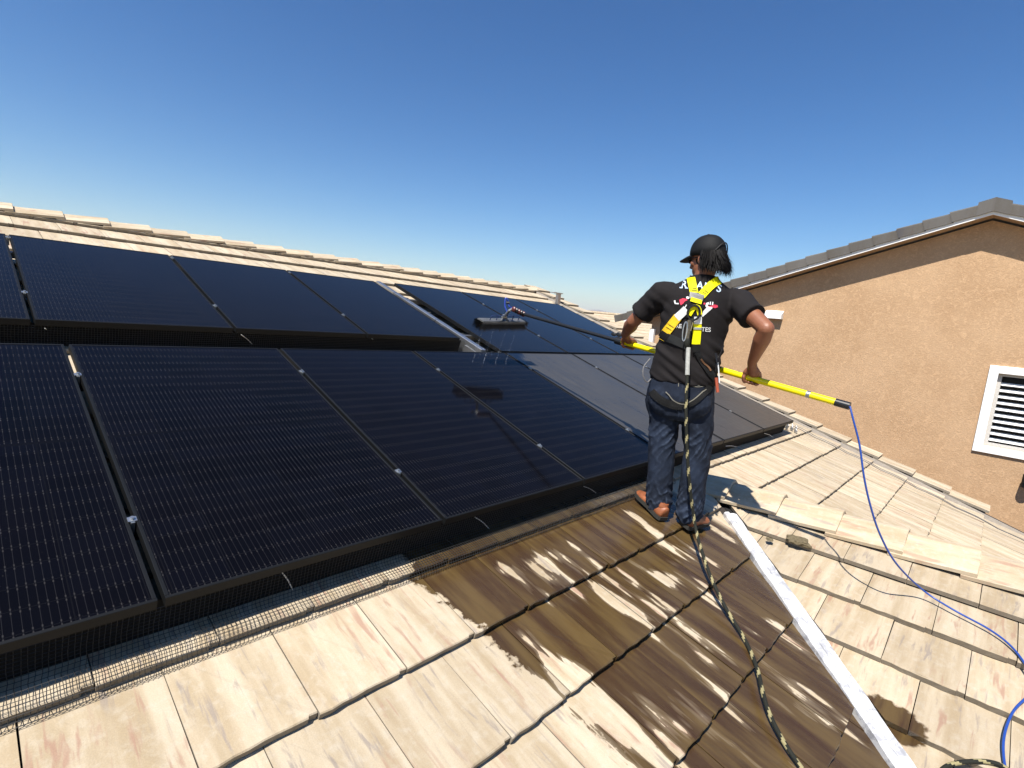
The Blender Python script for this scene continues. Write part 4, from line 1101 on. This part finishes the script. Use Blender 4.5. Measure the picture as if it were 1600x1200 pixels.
ribbon('cross_strap', [(1060, 495), (1050, 508), (1040, 522)], 14, [Bs], m_ora, par=har, off=.005)
ribbon('strap_tag', [(1042, 520), (1038, 526), (1034, 532)], 14, [Bs], m_web, par=har, off=.007, step=2)
ribbon('cross_strap', [(1035, 531), (1029, 542), (1024, 553)], 10, [Bs, Bj], m_ora, par=har, off=.005)
ribbon('waist_pad', [(1040, 526), (1055, 532), (1074, 540)], 13, [Bs], plain('pad_grey', (.016, .017, .017), .85), par=har, off=.005)
ribbon('hip_strap', [(1090, 495), (1090, 506)], 12, [Bs], m_wht, par=har, off=.008, step=2)
ribbon('hip_strap', [(1089.5, 505), (1088.5, 520), (1087, 538)], 13, [Bs], m_yel, par=har, off=.006)
ribbon('strap_tag', [(1087, 538), (1088, 550)], 12, [Bs], m_web, par=har, off=.008, step=2)
ribbon('leg_strap', [(1088, 548), (1095, 562), (1106, 580), (1116, 592)], 9, [Bs, Bj], m_web, par=har, off=.006)
ribbon('leg_strap', [(1095, 560), (1102, 570), (1108, 580)], 2.5, [Bs, Bj], plain('strap_brown', (.16, .08, .04), .7), par=har, off=.012)
ribbon('leg_loop', [(1013, 598), (1019, 612), (1033, 625), (1052, 633), (1066, 634)], 12, [Bj], m_web, par=har, off=.005)
ribbon('leg_loop', [(1066, 634), (1084, 628), (1102, 612), (1116, 592)], 10, [Bj], m_web, par=har, off=.005)
m_stitch = plain('stitching', (.16, .15, .12), .8)
ribbon('leg_loop_edge', [(1040, 613), (1055, 627), (1070, 631), (1086, 623), (1102, 608)], 1.6, [Bj], m_stitch, par=har, off=.010, th_=.001)
for pth in ([(1016, 586), (1030, 592), (1046, 594)], [(1016, 588.5), (1030, 594.5), (1046, 596)], [(1080, 601), (1092, 602), (1106, 600)], [(1080, 603.5), (1092, 604.5), (1106, 602.5)], [(1061, 590), (1060, 604)], [(1059, 685), (1058, 740), (1057, 790)]):
    ribbon('stitching', pth, 1.1, [Bj], plain('denim_stitch', (.22, .23, .24), .8) if 0 else m_stitch, th_=.0008, off=.0012, par=person)
m_dk = plain('stitch_dark', (.10, .09, .02), .8)
for pth in ([(1079, 432), (1083, 433)], [(1082, 451), (1088, 451.5)], [(1081, 454), (1089, 454.5)], [(1098, 456.5), (1103, 460)], [(1101, 454), (1106, 458)], [(1120, 436), (1124, 441)], [(1046, 507), (1053, 512)], [(1043, 511), (1050, 516)], [(1084, 531), (1092, 531.5)], [(1084, 534), (1091.5, 534.5)]):
    ribbon('strap_stitching', pth, 1.0, [Bs], m_dk, par=har, off=.0085, th_=.0006, step=1.5)
ribbon('strap_buckle', [(1083.5, 513), (1095, 513.5)], 3.2, [Bs], m_steel, par=har, off=.011, th_=.003, step=2)
# D ring
h = Bs.ray_cast(Vector((0, 0, 0)), pray((1084, 489))); dc_ = h[0] - PF * .022
bm = bmesh.new(); pts = [dc_ + PR * cos(a) * .033 + UP * sin(a) * .042 for a in [2 * pi * i / 20 for i in range(21)]]
tube(bm, pts, .0065, 7); obj('d_ring', bm, m_dring, har)
# hip hardware: lanyard loop left, tool strap right
def lead(px, t): return at(px, t)
tb = (Bj.ray_cast(Vector((0, 0, 0)), pray((1030, 600)))[3])
bm = bmesh.new(); tube(bm, catmull([lead((1016, 560), tb + .03), lead((1006, 573), tb), lead((1005, 588), tb), lead((1011, 597), tb + .02), lead((1017, 592), tb + .05)], 6), .0035, 6); obj('wire_loop', bm, m_grey, har)
tr = (Bs.ray_cast(Vector((0, 0, 0)), pray((1105, 560)))[3])
bm = bmesh.new(); tube(bm, catmull([lead((1131, 540), tr + .04), lead((1126, 552), tr + .02), lead((1120, 566), tr), lead((1118, 580), tr)], 5), .004, 6); tube(bm, [lead((1119, 552), tr), lead((1121, 566), tr - .01)], .008, 6)
obj('tool_clip', bm, m_dring, har)
bm = bmesh.new(); tube(bm, [lead((1121, 556), tr), lead((1123, 580), tr), lead((1124, 598), tr)], .0035, 6); obj('tool_cord', bm, m_wht, har)
bm = bmesh.new(); tube(bm, [lead((1119, 590), tr), lead((1121.5, 613), tr)], .009, 7); obj('tool_handle', bm, plain('tool_red', (.35, .07, .03), .5), har)

# --- head gear
cap = empty('baseball_cap', HC + hu * .06, 'black baseball cap worn by the worker', 'cap')
bm = bmesh.new(); nseg = 32; rows = []
cc0 = HC + hu * .030 - hd * .006
for j in range(10):
    ph = pi / 2 * j / 9.5; ring = []
    for i in range(nseg):
        a = 2 * pi * i / nseg; rx, ry, rz = .108, .089, .106
        hgt = sin(ph); rad = cos(ph) ** .85
        bumpy = 1 + .012 * noise.noise(Vector((cos(a) * 2.2, sin(a) * 2.2, j * .4)))
        low = -.012 if j == 0 else 0
        back = .5 - .5 * cos(a)
        ring.append(bm.verts.new(cc0 + (hd * rx * cos(a) * rad + hs * ry * sin(a) * rad) * bumpy + hu * (rz * hgt + low * (1 + back * 1.8) + .004)))
    rows.append(ring)
for a, b in zip(rows, rows[1:]):
    for i in range(nseg): bm.faces.new((a[i], a[(i + 1) % nseg], b[(i + 1) % nseg], b[i]))
bm.faces.new(rows[-1])
m_cap = plain('cap_cloth', (.006, .006, .006), .7, 0, 25, .3, .3, 300); m_cap.node_tree.nodes['Principled BSDF'].inputs['Specular IOR Level'].default_value = .25
bmesh.ops.recalc_face_normals(bm, faces=bm.faces)
o = obj('crown', bm, m_cap, cap, smooth=True); md = o.modifiers.new('t', 'SOLIDIFY'); md.thickness = .003
bm = bmesh.new(); tb_ = []; bb_ = []
for i in range(17):
    a = radians(-58 + 116 * i / 16); e = hd * .106 * cos(a) + hs * .088 * sin(a); f = 1 - (abs(i - 8) / 8) ** 2.6
    inn = cc0 + e * .97 - hu * .006; out = cc0 + e + hd * .078 * f - hu * (.006 + .016 * f + .012 * (abs(i - 8) / 8) ** 2)
    mid_ = (inn + out) / 2 + hu * .004
    tb_.append([bm.verts.new(q + hu * .002) for q in (inn, mid_, out)]); bb_.append([bm.verts.new(q - hu * .002) for q in (inn, mid_, out)])
for i in range(16):
    for k_ in range(2):
        bm.faces.new((tb_[i][k_], tb_[i + 1][k_], tb_[i + 1][k_ + 1], tb_[i][k_ + 1])); bm.faces.new((bb_[i][k_], bb_[i][k_ + 1], bb_[i + 1][k_ + 1], bb_[i + 1][k_]))
    bm.faces.new((tb_[i][2], tb_[i + 1][2], bb_[i + 1][2], bb_[i][2]))
obj('brim', bm, m_cap, cap, smooth=True)
bm = bmesh.new(); tp = cc0 + hu * .111; ellipsoid(bm, tp, (hd * .008, hs * .008, hu * .005), 8, 6); obj('button', bm, m_cap, cap)
bm = bmesh.new(); pts = [cc0 + hd * -.111 * cos(a) * 1 + hs * .091 * sin(a) + hu * (.052 * cos(a * 2.2) + .002) for a in [radians(-38 + 76 * i / 12) for i in range(13)]]
pts = [p - hu * .008 for p in pts]; tube(bm, pts, .0035, 6); obj('strap_opening', bm, plain('cap_edge', (.015, .015, .015), .6), cap)
# cap emblem patch
bm = bmesh.new(); e0 = cc0 - hd * .070 + hs * -.0 + hu * .085
# hair
random.seed(21); bm = bmesh.new()
for i in range(1500):
    a = radians(rnd(98, 262)); e = hd * .100 * cos(a) + hs * .081 * sin(a)
    p0 = HC + e * rnd(.94, 1.04) + hu * rnd(.0, .045) - hd * .006
    backness = max(0, -cos(a)); L_ = rnd(.055, .105) * (1 + .35 * backness)
    out = e.normalized(); fl = rnd(.0, .5) * (backness + .15)
    curl = hs * rnd(-.03, .03) + hd * rnd(-.03, .012)
    p1 = p0 + out * .014 - hu * L_ * .5 + curl * .3; p2 = p0 + out * (.006 + .045 * fl) - hu * L_ * rnd(.85, 1.0) + curl
    q = catmull([p0, p1, p2], 3); wd = rnd(.0018, .0042); sd_ = out.cross(hu).normalized()
    prev = None
    for n_, c_ in enumerate(q):
        w_ = wd * (1 - (n_ / (len(q) - 1)) ** 2 * .92); A = bm.verts.new(c_ + sd_ * w_ + out * .0004); Bv = bm.verts.new(c_ - sd_ * w_); Cv = bm.verts.new(c_ + out * w_ * .7)
        if prev: bm.faces.new((prev[0], A, Cv, prev[2])); bm.faces.new((prev[2], Cv, Bv, prev[1])); bm.faces.new((prev[0], prev[1], Bv, A))
        prev = (A, Bv, Cv)
# under volume
ellipsoid(bm, HC - hd * .022 - hu * .005, (hd * .084, hs * .080, hu * .062), 20, 12)
k = NT('hair_black'); k.set(Base_Color=(.006, .005, .0045), Roughness=.6, Specular_IOR_Level=.12); obj('hair', bm, k.m, person)
# sunglasses
sg = empty('sunglasses', HC + hd * .09, 'dark sunglasses on the worker face turned to the left', 'sunglasses')
for s_ in (1, -1):
    bm = bmesh.new(); c_ = HC + hd * .094 + hs * .034 * s_ + hu * .004; ellipsoid(bm, c_, (hs * .028 - hd * .012 * s_ * 1, hu * .021, (hd + hs * s_ * .35).normalized() * .005), 16, 8); obj('lens', bm, plain('lens_grey%d' % s_, (.05, .055, .06), .08, .4), sg)
    bm = bmesh.new(); tube(bm, [c_ + hs * .026 * s_ - hd * .01 + hu * .006, HC + hs * .078 * s_ + hd * .03 + hu * .004, HC + hs * .080 * s_ - hd * .02 - hu * .002], .0025, 6); obj('temple', bm, m_blackmetal, sg)
bm = bmesh.new(); tube(bm, [HC + hd * .108 - hs * .012 + hu * .006, HC + hd * .110 + hs * .012 + hu * .006], .0025, 6); obj('bridge', bm, m_blackmetal, sg)

# --- shoes
def shoe(name, heel, toe, label, par):
    ax = (toe - heel); L_ = ax.length; ax.normalize(); n_ = Vector((0, -S, C)); ax = (ax - n_ * ax.dot(n_)).normalized(); sd_ = ax.cross(n_).normalized()
    g = empty(name, heel, label); g.parent = par; g.location = heel - Vector(par.location)
    prof = [(0, .024, .085), (.02, .034, .088), (.12, .040, .085), (.30, .040, .082), (.45, .039, .072), (.6, .044, .056), (.75, .049, .048), (.88, .045, .042), (.97, .030, .034), (1.0, .012, .026)]
    bm = bmesh.new(); rows = []
    for t, hw, ht in prof:
        c_ = heel + ax * L_ * t; row = []
        for i in range(14):
            a = pi * i / 13; row.append(bm.verts.new(c_ + sd_ * hw * cos(a) * (1 if sin(a) < .5 else .96) + n_ * (.016 + (ht - .016) * max(0, sin(a)) ** .7)))
        rows.append(row)
    for a, b in zip(rows, rows[1:]):
        for i in range(13): bm.faces.new((a[i], a[i + 1], b[i + 1], b[i]))
        bm.faces.new((a[13], a[0], b[0], b[13]))
    bm.faces.new(rows[0]); bm.faces.new(rows[-1][::-1]); bmesh.ops.recalc_face_normals(bm, faces=bm.faces)
    obj('upper', bm, m_leather, g, smooth=True)
    bm = bmesh.new(); pol = []
    for t, hw, ht in prof: pol.append((t, hw + .006))
    left = [heel + ax * (L_ * t + (-.006 if t == 0 else .006 if t == 1 else 0)) + sd_ * hw for t, hw in pol]; right = [heel + ax * (L_ * t + (-.006 if t == 0 else .006 if t == 1 else 0)) - sd_ * hw for t, hw in pol]
    ring = left + right[::-1]; lo = [bm.verts.new(p + n_ * .001) for p in ring]; hi = [bm.verts.new(p + n_ * .024) for p in ring]
    bm.faces.new(hi); bm.faces.new(lo[::-1])
    for i in range(len(ring)): bm.faces.new((lo[i], lo[(i + 1) % len(ring)], hi[(i + 1) % len(ring)], hi[i]))
    bmesh.ops.recalc_face_normals(bm, faces=bm.faces); obj('sole', bm, plain('rubber_sole', (.035, .033, .028), .8), g)
    bm = bmesh.new()
    for k_ in range(4):
        t = .38 + k_ * .075; c_ = heel + ax * L_ * t; ht = .078 - k_ * .008
        tube(bm, [c_ + sd_ * .026 + n_ * (ht - .008), c_ + n_ * (ht + .004), c_ - sd_ * .026 + n_ * (ht - .008)], .0025, 5)
    obj('lace', bm, plain('lace', (.4, .12, .06), .7), g)
    bm = bmesh.new(); c_ = heel + ax * .055 + n_ * .070; loft(bm, [(c_, sd_, ax, .036, .045), (c_ + n_ * .012, sd_, ax, .036, .044), (c_ + n_ * .03, sd_, ax, .032, .038)], 16); obj('collar', bm, m_leather, g)
m_leather = plain('brown_leather', (.30, .095, .035), .5, 0, 22, .4, .3, 150)
def onroof(x_, y_): return Vector((x_, y_, y_ * T - HT / C + .004))
shoe('shoe', onroof(2.962, 1.360), onroof(3.062, 1.600), 'orange brown left shoe', person)
shoe('shoe', onroof(3.060, 1.262), onroof(3.315, 1.235), 'darker brown right shoe', person)

# ---------------------------------------------------------------- pole with brush
pole = empty('brush_pole', PE, 'long yellow and black telescopic cleaning pole held in both hands by the worker', 'cleaning pole')
m_pole = plain('pole_yellow', (.80, .66, .0), .3, 0, 15, .05)
m_pblk = plain('pole_carbon', (.012, .012, .012), .35, 0, 20, .1)
def pp(k_): return PE.lerp(PB, k_)
def seg(name, a, b, r, mat, n=16):
    bm = bmesh.new(); tube(bm, [pp(a), pp(b)], r, n); o = obj(name, bm, mat, pole); return o
seg('end_cap', -.012, .016, .0205, m_pblk)
seg('grip_tube', .016, .275, .0185, m_pole); seg('tape_band', .066, .074, .0192, m_rail)
seg('joint_collar', .275, .30, .0205, plain('collar_brown', (.05, .03, .02), .5)); seg('grip_tube', .30, .585, .0185, m_pole)
seg('clamp_collar', .575, .597, .027, m_pblk)
seg('inner_tube', .597, 1.0, .0140, m_pblk)
bm = bmesh.new(); c_ = pp(.59) + UP * .045; ellipsoid(bm, c_, (PD * .02, PR * .014, UP * .016), 10, 8); ellipsoid(bm, c_ + PD * .045 - UP * .008, (PD * .018, PR * .013, UP * .014), 10, 8); tube(bm, [pp(.59), c_], .006, 6); obj('clamp_lever', bm, m_pblk, pole)
# knuckle joint of dark red rings at the end
JD = Vector((-.14, .10, .03)).normalized(); jp = [PB + JD * .0]
for i in range(5):
    c_ = PB - PD * .02 + (Vector((3.215, 3.035, .045)) - PB) * (i / 4.)
    bm = bmesh.new(); bmesh.ops.create_uvsphere(bm, u_segments=12, v_segments=8, radius=.024)
    for v in bm.verts: v.co = Vector((v.co.x * .62, v.co.y, v.co.z)) + c_
    obj('knuckle_ring', bm, plain('ring%d' % i, (.10, .022, .018) if i % 2 == 0 else (.02, .015, .015), .35), pole)
# brush
BA, BB = Vector((2.962, 3.165, -.095)), Vector((3.478, 3.128, -.066)); bx_ = (BB - BA).normalized(); bn = Vector((0, -S, C)); bn = (bn - bx_ * bn.dot(bx_)).normalized(); by = bn.cross(bx_).normalized(); BC = (BA + BB) / 2
brush = empty('wash_brush', BC, 'black rectangular washing brush with hoses hovering over the panels at the pole end', 'brush')
MB = Matrix(((bx_.x, by.x, bn.x, BC.x), (bx_.y, by.y, bn.y, BC.y), (bx_.z, by.z, bn.z, BC.z), (0, 0, 0, 1)))
HL = (BB - BA).length / 2
bm = bmesh.new(); box(bm, -HL + .015, HL - .015, -.045, .045, .0, .028, MB); bmesh.ops.bevel(bm, geom=bm.edges[:], offset=.006, segments=2, affect='EDGES'); obj('brush_board', bm, plain('board_black', (.11, .11, .105), .4, 0, 14, .45), brush)
random.seed(9); bm = bmesh.new()
for i in range(2200):
    a = round(rnd(-HL, HL) / .018) * .018 + rnd(-.004, .004); b = rnd(-.05, .05); ln = rnd(.038, .075); fl = .028
    p0 = MB @ Vector((a * .97, b * .9, .004)); p1 = MB @ Vector((a * .97 + (a / HL) * fl + rnd(-.006, .006), b * 1.25 + rnd(-.006, .006), -ln))
    w_ = .0022; A = bm.verts.new(p0 + bx_ * w_); B_ = bm.verts.new(p0 - bx_ * w_); C_ = bm.verts.new(p0 + by * w_); D_ = bm.verts.new(p1)
    bm.faces.new((A, B_, D_)); bm.faces.new((B_, C_, D_)); bm.faces.new((C_, A, D_))
for i in range(400):
    s_ = rnd(0, 1) < .5; a = (-1 if s_ else 1) * HL; b = rnd(-.05, .05)
    p0 = MB @ Vector((a * .96, b, .01 + rnd(-.01, .014))); p1 = MB @ Vector((a * 1.08, b + rnd(-.01, .01), rnd(-.03, .03))); w_ = .0018
    A = bm.verts.new(p0 + bn * w_); B_ = bm.verts.new(p0 - bn * w_); C_ = bm.verts.new(p0 + by * w_); D_ = bm.verts.new(p1); bm.faces.new((A, B_, D_)); bm.faces.new((B_, C_, D_)); bm.faces.new((C_, A, D_))
obj('bristles', bm, plain('bristle_black', (.010, .010, .010), .5), brush, kind='stuff')
bm = bmesh.new(); jc = MB @ Vector((.01, 0, .055))
tube(bm, [MB @ Vector((-.03, -.02, .028)), jc, MB @ Vector((.05, -.02, .028))], .008, 6); tube(bm, [jc, Vector((3.20, 3.05, .03)), Vector((3.215, 3.035, .045))], .012, 8)
ellipsoid(bm, jc, (bx_ * .028, by * .022, bn * .022), 12, 8); obj('swivel', bm, plain('swivel_metal', (.30, .30, .29), .35, .7), brush)
bm = bmesh.new()
for x_ in (-.15, -.08, .10, .17):
    pts = catmull([jc + bn * .012, MB @ Vector((x_ * .5, -.03, .075)), MB @ Vector((x_ * .95, -.02, .07)), MB @ Vector((x_, -.01, .026))], 6); tube(bm, pts, .004, 6)
obj('water_line', bm, plain('line_dark', (.02, .03, .09), .3), brush)
bm = bmesh.new(); q0 = at((792, 488), jc.length - .02); q1 = at((789, 478), jc.length - .02); q2 = at((790, 466), jc.length - .02); q3 = at((794, 470), jc.length - .01); q4 = at((797, 480), jc.length)
tube(bm, catmull([jc, q0, q1, q2, q3, q4, pp(.985)], 6), .0055, 7); obj('inlet_hose', bm, plain('hose_blue_small', (.03, .07, .45), .3), brush)
bm = bmesh.new(); tube(bm, [at((791, 473), jc.length - .03), at((796, 473), jc.length - .03)], .011, 8); obj('tap', bm, m_pblk, brush)
# water drops
k = NT('water_drop'); k.set(Base_Color=(.9, .93, .97), Roughness=.03, IOR=1.33, Transmission_Weight=.85); m_drop = k.m
bm = bmesh.new(); random.seed(5); wn_ = Vector((0, -S, C))
for x_ in (-.19, -.07, .07, .19):
    p0 = MB @ Vector((x_, 0, -.06)); q = p0 + Vector((-.20, -.04, -.5)) * .62
    for i in range(22):
        t = (i + rnd(-.4, .4)) / 22; c_ = p0.lerp(q, t) + Vector((rnd(-.003, .003), rnd(-.003, .003), 0)); 
        if wn_.dot(c_) < -HP + .004: continue
        r = rnd(.0012, .0030); ellipsoid(bm, c_, (Vector((r, 0, 0)), Vector((0, r, 0)), Vector((0, 0, r * 2.))), 6, 4)
for i in range(70):
    c_ = on1((rnd(742, 800), rnd(536, 556)), ZOFF) ; r = rnd(.0015, .0035); c_ += wn_ * rnd(0, .02); ellipsoid(bm, c_, (Vector((r, 0, 0)), Vector((0, r, 0)), wn_ * r * .7), 6, 4)
obj('water_drops', bm, m_drop, kind='stuff')

# ---------------------------------------------------------------- ropes and hoses
def braided(name, pts, r, label, cat, group=None):
    P = []; 
    for i in range(len(pts) - 1):
        n_ = max(1, int((pts[i + 1] - pts[i]).length / .006)); P += [pts[i].lerp(pts[i + 1], k_ / n_) for k_ in range(n_)]
    P.append(pts[-1]); bm = bmesh.new(); rings = tube(bm, P, r, 8); bm.faces.ensure_lookup_table()
    for i in range(len(P) - 1):
        for k_ in range(8):
            f = bm.faces[i * 8 + k_]; ph = (k_ * 1.0 + i * .55) % 8; f.material_index = 1 if ph < 2.4 else 0; f.smooth = True
    o = obj(name, bm, [m_rope1, m_rope2], label=label, cat=cat, group=group, loc=tuple(pts[0])); return o
m_rope1 = plain('rope_black', (.018, .019, .014), .8, 0, 200, .3, .4, 400); m_rope2 = plain('rope_cream', (.30, .26, .13), .8, 0, 200, .2, .4, 400)
ts = Bs.ray_cast(Vector((0, 0, 0)), pray((1076, 540)))[3]
tl_ = on1((1087, 830), .14).length
rp = [dc_ - UP * .035 - PF * .006, at((1077, 520), ts - .05), at((1075, 545), ts - .055), at((1074, 585), ts - .075), at((1072, 650), ts - .09), at((1076, 740), ts * .45 + tl_ * .55 - .05), on1((1086, 820), .15), on1((1098, 866), .10), on1((1112, 905), .06), on1((1134, 950), .025), on1((1165, 1002), .011),
      on1((1183, 1045), .010), on1((1190, 1075), .010), on1((1202, 1115), .010), on1((1225, 1160), .010), on1((1256, 1205), .010), on1((1300, 1260), .010)]
braided('safety_rope', catmull(rp, 8), .0095, 'dark rope with cream flecks hanging from the harness ring down over the wet tiles', 'rope')
bm = bmesh.new(); tube(bm, catmull([at((1075.5, 543), ts - .055), at((1074.5, 565), ts - .063), at((1074, 586), ts - .075)], 4), .0125, 10); obj('rope_sleeve', bm, plain('tape_white', (.42, .42, .38), .7, 0, 60, .3), label='whitish tape sleeve around the rope below the harness ring', cat='rope sleeve', loc=tuple(at((1075.5, 543), ts - .055)))
gr = empty('rope_grab', at((1076, 515), ts - .06), 'metal rope grab and camouflage webbing between harness ring and rope', 'rope grab')
bm = bmesh.new(); box(bm, -.014, .014, -.012, .012, -.075, .055, Matrix.Translation(at((1076, 515), ts - .05))); bmesh.ops.bevel(bm, geom=bm.edges[:], offset=.005, segments=2, affect='EDGES'); obj('grab_body', bm, plain('camo', (.12, .105, .075), .7, 0, 90, .4), gr)
bm = bmesh.new(); c_ = at((1070, 518), ts - .065); tube(bm, [c_ + PR * cos(a) * .011 + UP * sin(a) * .055 for a in [2 * pi * i / 16 for i in range(17)]], .0035, 6); obj('carabiner', bm, m_steel, gr)
bm = bmesh.new(); ellipsoid(bm, at((1073.5, 536), ts - .06), (PR * .016, PF * .012, UP * .028), 10, 8); obj('knot', bm, m_rope1, gr)
cp_ = [on2(q, .012) for q in ((1462, 1215), (1475, 1200), (1492, 1193), (1515, 1190), (1540, 1190), (1562, 1195), (1580, 1207), (1590, 1225))]
braided('rope_coil', catmull(cp_, 8), .0085, 'short arc of coiled black and cream rope at the bottom right edge of the picture', 'rope')
m_hose = plain('hose_blue', (.018, .06, .28), .35, 0, 20, .1)
hp_ = [PE + PD * -.03, at((1333, 655), 3.20), at((1343, 695), 3.21), at((1350, 745), 3.23), at((1360, 790), 3.28), at((1375, 835), 3.36), at((1400, 880), 3.47), on2((1442, 922), .045), on2((1490, 953), .012), on2((1545, 983), .010), on2((1580, 1010), .010), on2((1606, 1045), .010),
       on2((1620, 1080), .010), on2((1604, 1090), .010), on2((1583, 1112), .010), on2((1570, 1145), .010), on2((1568, 1180), .010), on2((1576, 1225), .010)]
bm = bmesh.new(); tube(bm, catmull(hp_, 8), .0048, 10); obj('water_hose', bm, m_hose, label='thin blue water hose curving from the pole end down over the wing roof', cat='hose', loc=tuple(PE), smooth=True)
